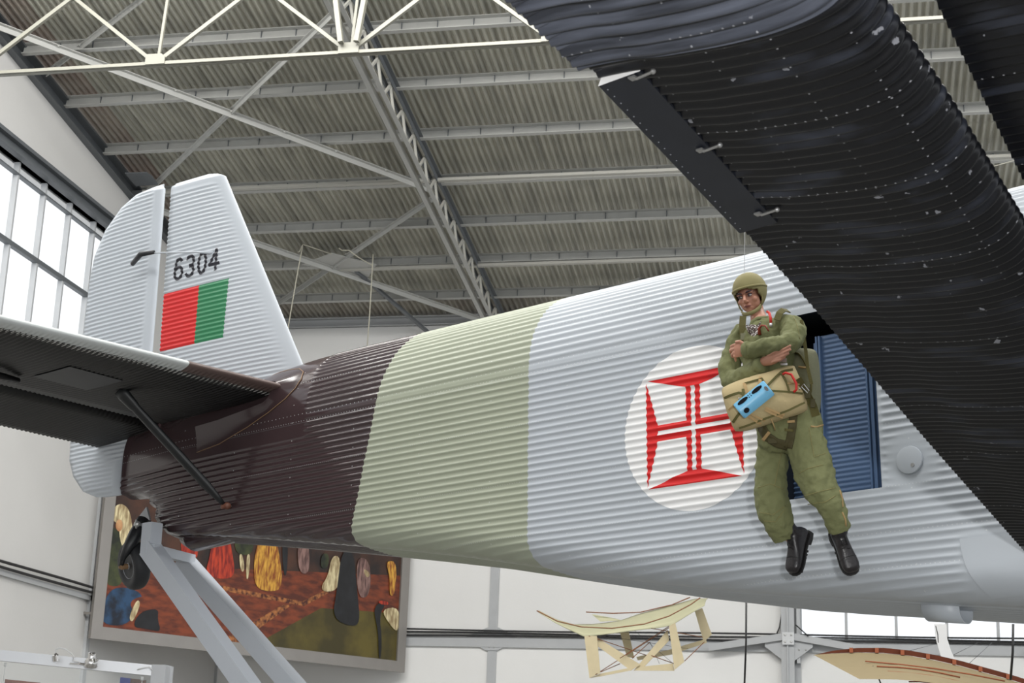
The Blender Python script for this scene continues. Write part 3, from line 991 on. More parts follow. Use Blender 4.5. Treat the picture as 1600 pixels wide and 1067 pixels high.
# ---------------------------------------------------------------- wing, full-span flap, aileron, tab
TT = .14
def zlow(n): return -.981 + TT*(n-.1)
def wing_mat(name, k=1.0):
    m = nmat(name, srgb(14, 15, 19), .31, var=.25, vscale=5)
    t = NT(m); b = m.node_tree.nodes['Principled BSDF']
    base = b.inputs['Base Color'].links[0].from_socket
    mp = m.node_tree.nodes.new('ShaderNodeMapping'); mp.inputs['Scale'].default_value = (2.5, 9, 4)
    m.node_tree.links.new(t.obj, mp.inputs[0])
    blue_sheen = t.m('MAXIMUM', 0.0, t.m('MINIMUM', 1.0, t.m('MULTIPLY', t.m('SUBTRACT', t.noise(1.0, 8, mp.outputs[0]), .54), 2.6)))
    c = t.mix(t.m('MULTIPLY', blue_sheen, .42*k), base, (.12, .14, .20))  # bluish sheen and haze put into the colour in random patches
    if k < 1:
        mq = m.node_tree.nodes.new('ShaderNodeMapping'); mq.inputs['Scale'].default_value = (1.2, 22, 4)
        m.node_tree.links.new(t.obj, mq.inputs[0])
        stx = t.m('MAXIMUM', 0.0, t.m('MINIMUM', 1.0, t.m('MULTIPLY', t.m('SUBTRACT', t.noise(1.6, 6, mq.outputs[0]), .40), 3.2)))
        c = t.mix(t.m('ADD', .25, t.m('MULTIPLY', stx, .65)), c, (.135, .15, .195)); b.inputs['Roughness'].default_value = .30  # outer panel: bluish reflections painted into the colour as streaks
    # chalky scuffs
    sc2 = t.m('GREATER_THAN', t.noise(16, 8), .70)
    c = t.mix(t.m('MULTIPLY', sc2, .5), c, (.35, .36, .4))
    rv = None
    nn = t.m('MULTIPLY', t.y, -1)
    for f in (.18, .42, .66, .90):
        # chord-wise lines parallel to the trailing edge
        line = t.m('ADD', t.m('MULTIPLY', nn, .16), 1.535+f*.9)
        q = t.rivets(nn, t.m('SUBTRACT', t.x, line), 0.0, PIT*1.0, .0035 if f != .18 else .0028)
        rv = q if rv is None else t.m('MAXIMUM', rv, q)
    for nl_ in (.9, 1.7, 2.3, 3.0, 3.7, 4.25, 4.7, 5.28):
        q = t.rivets(t.x, nn, nl_, .035, .0035)
        rv = t.m('MAXIMUM', rv, q)
    spotty = t.m('GREATER_THAN', t.noise(3.0, 3), .44)
    rv = t.m('MULTIPLY', rv, spotty)
    c = t.mix(t.m('MULTIPLY', rv, .7), c, (.45, .46, .50))
    m.node_tree.links.new(c, b.inputs['Base Color'])
    return m
M['wing'] = wing_mat('wing_black_paint')
TEL = [(-.5, 1.455), (.1, 1.55), (1.833, 1.826), (3.5, 2.109), (4.39, 2.239), (5.13, 2.33), (8, 2.62)]
def flap_te(n): return interp(TEL, n)
FLO = [(0, 0), (.1, -.010), (.2, -.024), (.31, -.050), (.43, -.067), (.55, -.084), (.70, -.097), (.80, -.096), (.87, -.088), (.92, -.074), (.96, -.050), (.985, -.025), (.995, -.008)]
FUP = [(1.0, .008), (.99, .024), (.97, .040), (.92, .055), (.85, .062), (.7, .060), (.5, .048), (.25, .025), (0, .005)]
WLO = [(0, 0), (.3, -.03), (.8, -.085), (1.4, -.15), (2.0, -.19), (2.5, -.19), (2.9, -.12), (3.1, .0)]
WUP = [(3.12, .08), (3.0, .20), (2.6, .30), (2.0, .32), (1.2, .24), (.5, .10), (0, .008)]
def wing_seg(name, n0, n1, te, zl_, parent, mat, lo=FLO, up=FUP, ck=.935, pitch=PIT, am=.006, sub=4):
    def fine(tab):
        out = []
        for (a, b), (c, d) in zip(tab, tab[1:]):
            for k in range(sub): out.append((a+(c-a)*k/sub, b+(d-b)*k/sub))
        return out + [tab[-1]]
    A_, B_ = fine(lo), fine(up)
    # soften the corners of the two profiles
    def soft(P_):
        for _ in range(3):
            P_ = [P_[0]] + [((P_[i-1][0]+2*P_[i][0]+P_[i+1][0])/4, (P_[i-1][1]+2*P_[i][1]+P_[i+1][1])/4) for i in range(1, len(P_)-1)] + [P_[-1]]
        return P_
    prof = [(c*ck, z) for c, z in soft(A_ + B_)]
    m = MB(); R = []
    N_ = int((n1-n0)/pitch*8)
    for j in range(N_+1):
        n = n0 + (n1-n0)*j/N_
        b = te(n); z0_ = zl_(n); ring = []
        r = am*math.cos(2*PI*n/pitch)
        for i, (c, z) in enumerate(prof):
            p0, p1 = prof[max(0, i-1)], prof[min(len(prof)-1, i+1)]
            dx, dz = p1[0]-p0[0], p1[1]-p0[1]; l = math.hypot(dx, dz) or 1
            ring.append(L(b+c+dz/l*r, n, z0_ + z - dx/l*r))
        R.append(ring)
    m.rings(R, True, True)
    return m.build(name, mat, parent, smooth=60, weld=1e-6)
M['wing_outer'] = wing_mat('wing_black_paint_3', .62)
flap = wing_seg('wing_flap', -.12, 5.165, flap_te, zlow, plane, M['wing'])
tag(flap, 'black corrugated full-span flap behind the wing')
ail = wing_seg('aileron', 5.18, 7.6, lambda n: flap_te(n)-.02, lambda n: zlow(n)-.022, plane, M['wing_outer'], pitch=.06, am=.011)
tag(ail, 'outer black corrugated aileron, nearest to the viewer')
# main wing ahead of the flap
def mte(n): return 3.24 - .185*(4.6-n)
M['wing2'] = wing_mat('wing_black_paint_2')
def mz(n): return -.80 + TT*(n-.1)
mw = wing_seg('wing', -.1, 7.6, mte, mz, plane, M['wing2'], lo=WLO, up=WUP, am=.006)
# smooth tab with brackets at the flap's trailing edge
tb = MB()
n0, n1 = 4.06, 5.09
def tabz(n, f): return zlow(n) - .020 + .006*f
tp = []
for n in (n0, n1):
    tp.append([L(flap_te(n)+.150, n, tabz(n, 0)-.004), L(flap_te(n)-.004, n, tabz(n, 1)-.014), L(flap_te(n)-.004, n, tabz(n, 1)-.008), L(flap_te(n)+.150, n, tabz(n, 0)+.032)])
tb.rings(tp, True, True)
M['tabblack'] = nmat('smooth_black_panel', srgb(33, 36, 44), .38, var=.35, vscale=7)
tab = tb.build('trim_tab', M['tabblack'], flap)
tag(tab, 'smooth black trim tab')
MB().add([L(flap_te(n1)-.004, n1+.004, tabz(n1, 1)-.016), L(flap_te(n1)+.155, n1+.004, tabz(n1, 0)-.006), L(flap_te(n1)+.135, n1+.004, tabz(n1, 0)+.040), L(flap_te(n1)+.02, n1+.004, tabz(n1, 1)+.034)], [(0, 1, 2, 3)]).build('tab_end_rib', M['white'], tab)
M['hub0'] = nmat('dull_rivet', (.16, .17, .19), .5)
rb = MB()
for k in range(24):
    n = n0+.03+k*(n1-n0-.06)/23
    rb.ell(L(flap_te(n)+.012, n, tabz(n, 1)-.013), .0030, 8, 5)
split_parts(rb.build('rivet', M['hub0'], tab, smooth=True))
for n in (4.16, 4.62, 5.08):
    MB().box(L(flap_te(n)+.12, n, tabz(n, 0)-.012), (.024, .024, .006)).tube([L(flap_te(n)+.13, n, tabz(n, 0)-.018), L(flap_te(n)+.20, n+.01, tabz(n, 0)-.018)], .005, 6).ell(L(flap_te(n)+.20, n+.01, tabz(n, 0)-.018), .009, 8, 6).build('tab_bracket', M['metal'], tab)
# small lower step box with open end under the belly
q = MB(); R = []
sA, sB = locs = (.84, 1.06)
for s in (sA-.12, sB-.10):
    zt_ = zbot(s)+.035
    R.append([L(s, -.42-.10, zt_+.03)] + [L(s, -.42 + .09*math.cos(a), zt_-.06 + .07*math.sin(a)) for a in [PI+PI*k/14 for k in range(15)]] + [L(s, -.42+.10, zt_+.03)])
q.rings(R, False, False)
sm = q.build('belly_duct', M['grey'], plane, smooth=True, fixn=False)
so = sm.modifiers.new('solid', 'SOLIDIFY'); so.thickness = .006
# round cover disc on the side
dm = MB().lathe(L(.86, .012, -.36), L(0, 1, 0), [(.0, .010), (.06, .009), (.082, .004), (.085, -.006)][::-1], 40)
cv = dm.build('round_cover', M['grey'], fus, smooth=30)
MB().lathe(L(.885, .022, -.395), L(0, 1, 0), [(.012, 0), (.012, .003), (.002, .0035)], 14).build('cover_screw', M['metal'], cv, smooth=30)
# wing root smooth fairing
q = MB(); R = []
for k in range(13):
    a = k/12*PI/2
    z = -.86 - .34*math.sin(a); n = .012 + .10*(1-math.cos(a))*0 + .02*math.sin(a*2)
    R.append([L(s, (side_n(s, max(z, zbot(s)+.01))*0 + interp(NSIDE, s) - (chine(s)*1.35*(1-math.sqrt(max(0, 1-min(1, max(0, (zbot(s)+chine(s)-z)/chine(s)))**2)))) + .012), z) for s in [1.14+.12*math.sin(a)**2+.1*i for i in range(26)]])
q.rings(R, False, False)
q.build('wing_root_fairing', M['grey'], plane, smooth=True, fixn=False)

# ---------------------------------------------------------------- the open cargo door
M['blue'] = nmat('blue_interior_paint', srgb(80, 104, 138), .42, var=.1, vscale=5)
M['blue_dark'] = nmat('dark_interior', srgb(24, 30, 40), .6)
q = MB()
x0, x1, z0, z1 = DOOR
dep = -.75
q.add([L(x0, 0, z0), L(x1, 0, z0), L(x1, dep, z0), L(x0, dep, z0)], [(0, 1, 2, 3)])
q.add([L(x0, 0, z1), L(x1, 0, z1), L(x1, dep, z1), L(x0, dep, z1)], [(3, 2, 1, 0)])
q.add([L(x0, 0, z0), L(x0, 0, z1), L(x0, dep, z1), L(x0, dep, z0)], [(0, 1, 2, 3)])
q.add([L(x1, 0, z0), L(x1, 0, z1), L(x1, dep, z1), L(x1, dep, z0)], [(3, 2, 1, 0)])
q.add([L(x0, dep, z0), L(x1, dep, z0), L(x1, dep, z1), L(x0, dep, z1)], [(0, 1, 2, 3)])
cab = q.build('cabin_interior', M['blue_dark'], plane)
# corrugated blue door leaf, cut short: dark cabin above stands in for shadow
q = MB(); R = []
DP = .031
for k in range(int((z1-.14-z0)/DP*8)):
    z = z0+.012 + DP/8*k
    row = []
    for s in [.24+.02*i for i in range(20)]:
        e = sstep(.265, .29, s)*(1-sstep(.545, .57, s))
        row.append(L(s, -.10 + .0035*math.cos(2*PI*(z)/DP)*e, z))
    R.append(row)
q.rings(R, False, False)
leaf = q.build('door_leaf', M['blue'], plane, smooth=True, fixn=False)
for s in (.235, .255, .570, .590, .604):
    MB().box(L(s, -.085, (z0+z1-.13)/2), (.012, .03 if s not in (.590,) else .012, z1-z0-.15)).build('door_stile', M['blue'], leaf)
# interior frame left of the leaf with round fittings
q = MB().box(L(.12, -.16, (z0+z1-.20)/2), (.24, .01, z1-z0-.21)).box(L(.205, -.13, (z0+z1-.16)/2), (.014, .05, z1-z0-.18))
fm = q.build('interior_frame', M['blue'], plane)
for z in (.42, .30, .14):
    MB().lathe(L(.185, -.13, z), L(0, 1, 0), [(.018, -.02), (.018, 0), (.010, .004), (.01, .008)], 16).build('fitting', M['metal'], fm, smooth=30)
MB().bar(L(.10, -.12, .33), L(.20, -.12, -.02), .012, .012).build('diagonal_stay', M['blue_dark'], fm)
q = MB(); R = []
for k in range(int(.55/DP*8)):
    z = z0+.01 + DP/8*k
    R.append([L(s, -.135+.006*math.cos(2*PI*z/DP), z) for s in (.0, .07, .14, .20)])
q.rings(R, False, False)
q.build('kick_panel', M['blue'], fm, smooth=True, fixn=False)

# ---------------------------------------------------------------- tail wheel and fork
PMI = PM.inverted()
wc = PMI @ at(209.5, 883, 14.1)
_vd = ray(212, 882).normalized()
axw = (PMI.to_3x3() @ (-_vd*.56 - RT*.82 - UP*.12)).normalized()
tw = thing('tail_wheel', None, None); tw.parent = plane; tw.location = wc; del tw
whl = bpy.data.objects['tail_wheel']
M['rubber'] = nmat('tyre_rubber', srgb(38, 39, 42), .6, var=.15, vscale=14)
M['hub'] = nmat('grey_hub', srgb(150, 152, 155), .4, metal=.3)
MB().lathe((0, 0, 0), axw, [(.115, -.055), (.14, -.07), (.180, -.070), (.203, -.048), (.212, -.02), (.212, .02), (.203, .048), (.180, .070), (.14, .07), (.115, .055)], 44).build('tyre', M['rubber'], whl, smooth=60)
MB().lathe((0, 0, 0), axw, [(.118, .050), (.11, .060), (.10, .045), (.06, .035), (.03, .05), (.02, .07)], 32).build('hub', M['hub'], whl, smooth=40)
MB().lathe((0, 0, 0), axw, [(.024, .06), (.024, .12), (.012, .125), (.012, .14)], 14).build('axle_nut', M['seam'], whl, smooth=30)
# fork: flattened arm
M['forkblack'] = nmat('worn_black_fork', srgb(24, 25, 28), .4, var=.5, vscale=20)
q = MB()
top = L(.18, .10, .40) ; 
O3 = PMI.to_3x3()
def wo(x, y, dz=0.0): return (PMI @ at(x, y, 14.1+dz)) - wc
pth = [wo(189.5, 882, -.13), wo(192, 871, -.14), wo(202, 853, -.12), wo(212, 836, -.06), wo(224, 812, .05)]
q.tube(pth, [.022, .028, .050, .064, .055], 14)
pth = [wo(222, 886, .12), wo(230, 862, .12), wo(231, 842, .10), wo(226, 815, .08)]
q.tube(pth, [.028, .036, .05, .055], 12)
q.build('fork', M['forkblack'], whl, smooth=True)
MB().tube([wo(214, 820, -.05), wo(246, 820, -.05)], .016, 8).build('spring_bracket', M['hub'], whl, smooth=True)
MB().tube([wo(213, 812, -.08), wo(213, 829, -.08)], .010, 8).ell(wo(214, 819, -.07), .028, 10, 8).build('link_bolt', M['bolt'], whl, smooth=True)
# brown fairing under the tail and grey lug
q = MB(); R = []
for s, zt_, zb_, hw_ in ((-6.05, .02, -.14, .10), (-5.95, 0, -.19, .11), (-5.6, -.03, -.17, .12), (-5.2, -.08, -.14, .10), (-4.9, -.12, -.14, .04)):
    c = -.28
    R.append([L(s, c+hw_*math.cos(a), (zt_+zb_)/2 + (zt_-zb_)/2*math.sin(a)) for a in [2*PI*k/16 for k in range(16)]])
q.rings(R).build('tail_skid_fairing', M['brown'], plane, smooth=True)
MB().prism([L(-6.50, -.10, .14), L(-6.40, -.10, .22), L(-6.34, -.10, .10), L(-6.50, -.10, .09)], L(0, .02, 0)).build('tow_lug', M['hub'], plane)

# ---------------------------------------------------------------- steel stand carrying the tail
def wbox(m, p, q, w, h): m.bar(p, q, w, h)
so_ = W(-6.1, -.1, -.05)
stand = thing('tail_stand', 'pale grey steel A-frame stand propping up the brown tail', 'stand', (so_.x, so_.y, 0))
def spart(nm, mb, mat):
    o = mb.build(nm, mat, stand); o.data.transform(Matrix.Translation(-Vector((so_.x, so_.y, 0)))); return o
M['standgrey'] = nmat('stand_paint', srgb(185, 190, 198), .45, var=.03)
def to_floor(p, q):
    t_ = (p.z-0.0)/(p.z-q.z); return p+(q-p)*t_
a = W(-6.10, .08, -.20); b = W(-4.78, .08, -1.40)
leg1 = to_floor(a, b)
spart('front_leg', MB().bar(a, leg1, .145, .14, AN), M['standgrey'])
a2 = W(-6.36, -.5, -.2); b2 = W(-4.90, -.5, -1.337)
leg2 = to_floor(a2, b2)
spart('rear_leg', MB().bar(a2, leg2, .14, .14, AN), M['standgrey'])
spart('head_block', MB().bar(W(-6.09, .08, -.24), W(-6.09, .08, .015), .125, .12, AN), M['standgrey'])
spart('cross_beam', MB().bar(W(-6.02, .14, -.22), W(-6.25, -.5, -.20), .08, .08), M['standgrey'])
for p in (leg1, leg2): spart('foot_plate', MB().box2((p.x-.25, p.y-.25, 0), (p.x+.25, p.y+.25, .02)), M['standgrey'])
# ================================================================== THE DUMMY PARATROOPER
M['suit'] = nmat('olive_cotton', srgb(118, 121, 82), .85, var=.10, vscale=9, bump=.7, bscale=22)
M['skin'] = nmat('painted_skin', srgb(196, 140, 116), .42, var=.07, vscale=14)
M['handskin'] = M['skin']
M['khaki'] = nmat('khaki_canvas', srgb(186, 168, 126), .85, var=.10, vscale=8, bump=.3, bscale=35)
M['olive_web'] = nmat('olive_webbing', srgb(94, 88, 44), .75, var=.12, vscale=25, bump=.2, bscale=150)
M['olive_dark'] = nmat('dark_olive_webbing', srgb(72, 66, 36), .75, var=.12, vscale=25)
M['helmet'] = nmat('olive_helmet', srgb(140, 132, 88), .7, var=.07, vscale=12)
M['tan'] = nmat('tan_tape', srgb(176, 146, 100), .75, var=.1, vscale=20)
M['packgrey'] = nmat('grey_green_canvas', srgb(130, 130, 104), .85, var=.08, vscale=12, bump=.3, bscale=40)
M['redtube'] = nmat('red_rubber', srgb(212, 44, 36), .35)
M['rustred'] = nmat('dull_red_rubber', srgb(150, 62, 44), .45)
M['boot'] = nmat('black_leather', srgb(38, 35, 37), .32, var=.2, vscale=20, bump=.25, bscale=50)
M['sole'] = nmat('black_sole', srgb(28, 27, 28), .6)
M['brow'] = nmat('dark_brow_paint', srgb(52, 40, 46), .6)
M['eyeshade'] = nmat('grey_eye_paint', srgb(70, 54, 66), .5)
M['lip'] = nmat('lip_paint', srgb(150, 92, 84), .45)
M['eyewhite'] = nmat('eye_paint', srgb(205, 195, 190), .25)
M['iris'] = nmat('iris_paint', srgb(50, 34, 28), .2)
M['lightblue'] = nmat('light_blue_plastic', srgb(120, 186, 222), .35, var=.03)
M['darkglass'] = nmat('dark_lens', srgb(16, 18, 24), .15)
M['metal2'] = nmat('steel_buckle', (.6, .6, .6), .3, metal=.85)

def leopard():
    m = nmat('spotted_scarf', (.75, .72, .70), .7)
    t = NT(m); b = m.node_tree.nodes['Principled BSDF']
    v = m.node_tree.nodes.new('ShaderNodeTexVoronoi'); v.inputs['Scale'].default_value = 95
    m.node_tree.links.new(t.obj, v.inputs['Vector'])
    f = t.m('GREATER_THAN', v.outputs['Distance'], .46)
    n = t.m('GREATER_THAN', t.noise(120, 2), .53)
    m.node_tree.links.new(t.mix(t.m('MAXIMUM', f, n), (.78, .75, .73), (.10, .07, .06)), b.inputs['Base Color'])
    return m
M['scarf'] = leopard()

ZP = 9.75
Bv = -ray(1210, 660).normalized()                       # towards the viewer
Rv = (RT - Bv*RT.dot(Bv)).normalized()
Uv = Bv.cross(Rv)
if Uv.dot(UP) < 0: Uv = -Uv
PX = ZP/FPX                                             # metres per pixel at the figure
def P(x, y, dz=0.0): return at(x, y, ZP+dz-.0032*(x-1210))
porg = P(1262, 893)
person = thing('person', 'dummy paratrooper in olive jumpsuit and padded helmet, arms folded, hanging before the open cargo door', 'person', porg)
def shift(o, org): o.data.transform(Matrix.Translation(-Vector(org))); return o
def pchild(name, mb, mat, parent=None, smooth=True, **k):
    return shift(mb.build(name, mat, parent or person, smooth=smooth, **k), porg)
def ltube(m, nodes, n=16):
    """nodes: (px, py, dz, r_px[, flatten])"""
    pts = [P(a[0], a[1], a[2]) for a in nodes]
    rings = []; prev = None
    for i, p in enumerate(pts):
        d = (pts[min(i+1, len(pts)-1)]-pts[max(i-1, 0)]).normalized()
        x = d.cross(Bv)
        if x.length < .2: x = d.cross(Uv)
        if prev is not None: x = prev - d*prev.dot(d)
        x.normalize(); prev = x; y = d.cross(x)
        r = nodes[i][3]*PX; fl = nodes[i][4] if len(nodes[i]) > 4 else 1.0
        rings.append([p + x*r*math.cos(2*PI*k/n) + y*r*fl*math.sin(2*PI*k/n) for k in range(n)])
    return m.rings(rings)
def remesh(o, vox, it=3, disp=None):
    md = o.modifiers.new('merge', 'REMESH'); md.mode = 'VOXEL'; md.voxel_size = vox; md.use_smooth_shade = True
    s_ = o.modifiers.new('smooth', 'SMOOTH'); s_.iterations = it; s_.factor = .5
    if disp:
        tx = bpy.data.textures.new('folds', 'CLOUDS'); tx.noise_scale = disp[1]; tx.noise_depth = 2
        d = o.modifiers.new('folds', 'DISPLACE'); d.texture = tx; d.strength = disp[0]; d.mid_level = .5; d.texture_coords = 'LOCAL'

# ---- head frame
yaw_, roll_ = rad(20), rad(14)
Yf = (Bv*math.cos(yaw_) - Rv*math.sin(yaw_)); Xf = (Rv*math.cos(yaw_) + Bv*math.sin(yaw_)); Zf = Uv.copy()
pt_ = rad(-6)
Yf, Zf = Yf*math.cos(pt_)+Zf*math.sin(pt_), Zf*math.cos(pt_)-Yf*math.sin(pt_)
Xf, Zf = Xf*math.cos(roll_)+Zf*math.sin(roll_), Zf*math.cos(roll_)-Xf*math.sin(roll_)
HB = Matrix((Xf, Yf, Zf)).transposed()
H0 = P(1163.5, 462.5, -.03) - Yf*.085
def H(x, y, z): return H0 + Xf*x + Yf*y + Zf*z

# ---- body: one continuous skin (head, neck, torso, arms with hands, legs)
b = MB()
b.ell(H(0, -.022, .035), (.072, .094, .096), 20, 14, rot=HB)
b.ell(H(0, .020, -.035), (.063, .064, .074), 18, 12, rot=HB)
b.ell(H(0, .046, -.075), (.036, .036, .030), 14, 10, rot=HB)
b.ell(H(0, .064, -.093), (.020, .018, .016), 12, 8, rot=HB)
for s_ in (-1, 1):
    b.ell(H(s_*.040, .052, -.030), (.024, .024, .022), 12, 8, rot=HB)
    b.ell(H(s_*.010, .096, -.036), (.009, .010, .008), 10, 8, rot=HB)
    b.ell(H(s_*.032, .074, .014), (.024, .012, .008), 12, 8, rot=HB)
b.tube([H(0, .078, .012), H(0, .092, -.008), H(0, .106, -.028), H(0, .100, -.040)], [.008, .009, .012, .009], 12)
b.ell(H(0, .078, -.058), (.022, .014, .010), 12, 8, rot=HB)
b.ell(H(0, .075, -.070), (.020, .013, .008), 12, 8, rot=HB)
ltube(b, [(1181, 474, .125, 10), (1183, 488, .095, 11.5), (1186, 500, .06, 13.5), (1189, 515, .035, 16)])
ltube(b, [(1188, 512, .04, 12, .7), (1196, 535, .03, 32, .6), (1206, 575, .02, 38, .8), (1218, 630, .02, 34, .8), (1226, 668, .02, 38, .8), (1228, 690, .02, 30, .8)])
ltube(b, [(1235, 512, .0, 12), (1238, 520, -.05, 13), (1226, 540, -.20, 11), (1200, 543, -.24, 9), (1168, 546, -.25, 7), (1160, 546, -.26, 7.5)])
ltube(b, [(1160, 524, .0, 9), (1147, 555, -.05, 9), (1138, 588, -.11, 8), (1160, 583, -.17, 7.5), (1190, 566, -.235, 6.5), (1198, 562, -.24, 6.5)])
ltube(b, [(1212, 680, .02, 22), (1206, 740, -.02, 18), (1210, 795, -.06, 15), (1232, 832, .02, 11), (1238, 842, .03, 10)])
ltube(b, [(1250, 680, .02, 22), (1274, 745, -.04, 18), (1294, 785, -.05, 14), (1309, 828, .02, 10), (1312, 842, .03, 9)])
# hand of the arm on top: back of the hand seen, fingers curled over the other arm
def chain(nodes, r): b.tube([P(*n_) for n_ in nodes], r, 10)
ltube(b, [(1166, 546, -.255, 8, .7), (1158, 546, -.262, 11.5, .55), (1150, 547, -.262, 11, .5)], 14)
for k, (yy, tipx, tipy) in enumerate(((538.5, 1142.5, 541), (544.5, 1141, 547.5), (550.5, 1143.5, 554), (556, 1149, 560))):
    chain([(1154, yy, -.268), (1147, yy+.6, -.272), (tipx, tipy, -.255), (tipx+.8, tipy+4, -.235)], [.0095, .0098, .0088, .0075])
chain([(1163, 538, -.27), (1156, 533.5, -.28), (1149, 534.5, -.275)], [.011, .010, .0085])
# hand of the lower arm, tucked flat under the upper arm, fingers pointing right
ltube(b, [(1192, 566, -.24, 6.5, .8), (1203, 562, -.25, 9, .5), (1212, 558, -.255, 9, .45)], 14)
for (y0_, x1_, y1_, x2_, y2_) in ((552.5, 1224, 546, 1236, 539.5), (556.5, 1226, 550.5, 1236, 545.5), (560.5, 1225, 556, 1233, 551.5), (564, 1219, 562.5, 1227, 557.5)):
    chain([(1207, y0_+2, -.258), (x1_-8, (y0_+y1_)/2+1, -.268), (x1_, y1_, -.272), (x2_, y2_, -.262)], [.0095, .0092, .0086, .0068])
chain([(1200, 556, -.26), (1208, 551, -.275), (1216, 547, -.275)], [.010, .0095, .008])
body = pchild('body', b, M['skin'])
remesh(body, .0042, 2)
# face details
e = MB()
for s_ in (-1, 1):
    e.ell(H(s_*.030, .0765, -.002), (.0135, .009, .0075), 14, 10, rot=HB)
eyes = split_parts(pchild('eye', e, M['eyewhite'], body))
e = MB()
for s_ in (-1, 1): e.ell(H(s_*.030-.003, .0835, -.002), (.0055, .003, .0055), 12, 8, rot=HB)
split_parts(pchild('iris', e, M['iris'], body))
e = MB()
for s_ in (-1, 1):
    e.tube([H(s_*.016, .0835, .004), H(s_*.030, .0865, .0085), H(s_*.046, .0775, .003)], [.002, .0032, .002], 6)
    e.tube([H(s_*.018, .0835, -.008), H(s_*.030, .0850, -.0105), H(s_*.044, .0775, -.006)], [.001, .0016, .001], 6)
split_parts(pchild('eyelid', e, M['eyeshade'], body))
e = MB()
for s_ in (-1, 1): e.tube([H(s_*.012, .090, .015), H(s_*.026, .0905, .0215), H(s_*.042, .083, .021), H(s_*.054, .070, .012)], [.0035, .0052, .0042, .002], 8)
split_parts(pchild('eyebrow', e, M['brow'], body))
e = MB()
e.tube([H(-.024, .0820, -.0655), H(-.010, .0925, -.0605), H(0, .0935, -.0625), H(.010, .0925, -.0605), H(.024, .0820, -.0655)], [.0012, .0036, .0034, .0036, .0012], 8)
e.tube([H(-.022, .0815, -.0675), H(0, .0905, -.0710), H(.022, .0815, -.0675)], [.0012, .0042, .0012], 8)
split_parts(pchild('lip', e, M['lip'], body))

# ---- padded helmet
m = MB(); n_, mm = 56, 36
HR = (.099, .117, .108); HC = (0, -.026, .032)
grid = []
for i in range(mm+1):
    th = PI*i/mm
    grid.append([(HR[0]*math.sin(th)*math.cos(2*PI*k/n_), HR[1]*math.sin(th)*math.sin(2*PI*k/n_), HR[2]*math.cos(th)) for k in range(n_)])
def hmap(p):
    x, y, z = p
    # bring the sides down over the ears
    if z < -.02:
        zz = -.02 + (z+.02)*1.22
        f = min(1, (-.02-z)/.08); x *= 1-.10*f; y = y*(1-.05*f)+.012*f
        z = zz
    return (x+HC[0], y+HC[1], z+HC[2])
m.v = [H(*hmap(p)) for row in grid for p in row]
for i in range(mm):
    for k in range(n_):
        ids = (i*n_+k, i*n_+(k+1) % n_, (i+1)*n_+(k+1) % n_, (i+1)*n_+k)
        cx = sum(grid[a//n_][a % n_][0] for a in ids)/4; cy = sum(grid[a//n_][a % n_][1] for a in ids)/4; cz = sum(grid[a//n_][a % n_][2] for a in ids)/4
        xx, yy, zz = hmap((cx, cy, cz))
        open_ = yy > .006 and abs(xx) < .0745 and zz < .040 - 4.0*xx*xx
        low = zz < -.092 or (zz < -.075 and yy < -.02)
        if open_ or low: continue
        m.f.append(ids); m.mi.append(0)
hel = pchild('helmet', m, M['helmet'], fixn=False, weld=1e-5)
sd = hel.modifiers.new('thick', 'SOLIDIFY'); sd.thickness = .007; sd.offset = 0
hs = hel.modifiers.new('sm', 'SMOOTH'); hs.iterations = 3
m = MB()
band = []
for k in range(33):
    a = PI*(k/32)*1.25 - .125*PI
    band.append(H(.100*math.cos(a), -.026+.120*math.sin(a), .036+.014*math.sin(a)))
m.tube(band, .008, 8)
pchild('brow_pad', m, M['helmet'], hel)
m = MB()
for s_ in (-1, 1):
    m.tube([H(s_*.079, .026, .03), H(s_*.082, .014, -.01), H(s_*.078, .016, -.05), H(s_*.064, .034, -.085)], [.004, .005, .005, .004], 8)
split_parts(pchild('ear_flap_rim', m, M['helmet'], hel))
m = MB()
R = []
for k in range(15):
    a = PI*k/14
    R.append([H(.066*math.cos(a), .030+.062*math.sin(a), -.078-.030*math.sin(a)+dz) for dz in (-.014, -.004, .010)])
m.rings(R, False, False)
cs = pchild('chin_strap', m, M['helmet'], hel, fixn=False); sd = cs.modifiers.new('t', 'SOLIDIFY'); sd.thickness = .006
pchild('strap_snap', MB().ell(H(-.060, .048, -.085), .007, 10, 8).ell(H(-.058, .052, -.100), .005, 8, 6), M['metal2'], hel)

# ---- jumpsuit
b = MB()
ltube(b, [(1187, 506, .03, 17, .9), (1190, 514, .02, 34, .75), (1198, 530, .01, 48, .70), (1206, 560, .0, 47, .78), (1216, 600, .0, 44, .80), (1226, 640, .0, 47, .80), (1233, 668, .0, 52, .78), (1236, 690, .01, 50, .75), (1238, 705, .01, 34, .7)], 24)
ltube(b, [(1222, 506, .02, 16), (1239, 512, .0, 20), (1241, 524, -.06, 20), (1232, 537, -.16, 18), (1218, 540, -.235, 15), (1196, 541, -.25, 14), (1176, 546, -.255, 13), (1167, 547, -.255, 12.5)], 18)
ltube(b, [(1165, 514, .02, 16), (1154, 530, .0, 18), (1145, 556, -.05, 17), (1138, 582, -.11, 17), (1140, 594, -.135, 15), (1158, 589, -.18, 14), (1178, 579, -.22, 13.5), (1189, 572, -.24, 12)], 18)
ltube(b, [(1214, 672, .01, 27, .9), (1208, 700, .0, 26, .9), (1205, 740, -.02, 25, .95), (1205, 775, -.05, 26), (1210, 800, -.055, 27), (1218, 818, -.035, 24), (1223, 834, .0, 20), (1227, 844, .01, 18)], 20)
ltube(b, [(1250, 672, .01, 32, .9), (1262, 702, .0, 31, .9), (1272, 740, -.03, 31, .95), (1284, 767, -.045, 27), (1299, 790, -.04, 21), (1307, 812, -.01, 18.5), (1313, 830, .02, 16.5)], 20)
suit = pchild('jumpsuit', b, M['suit'])
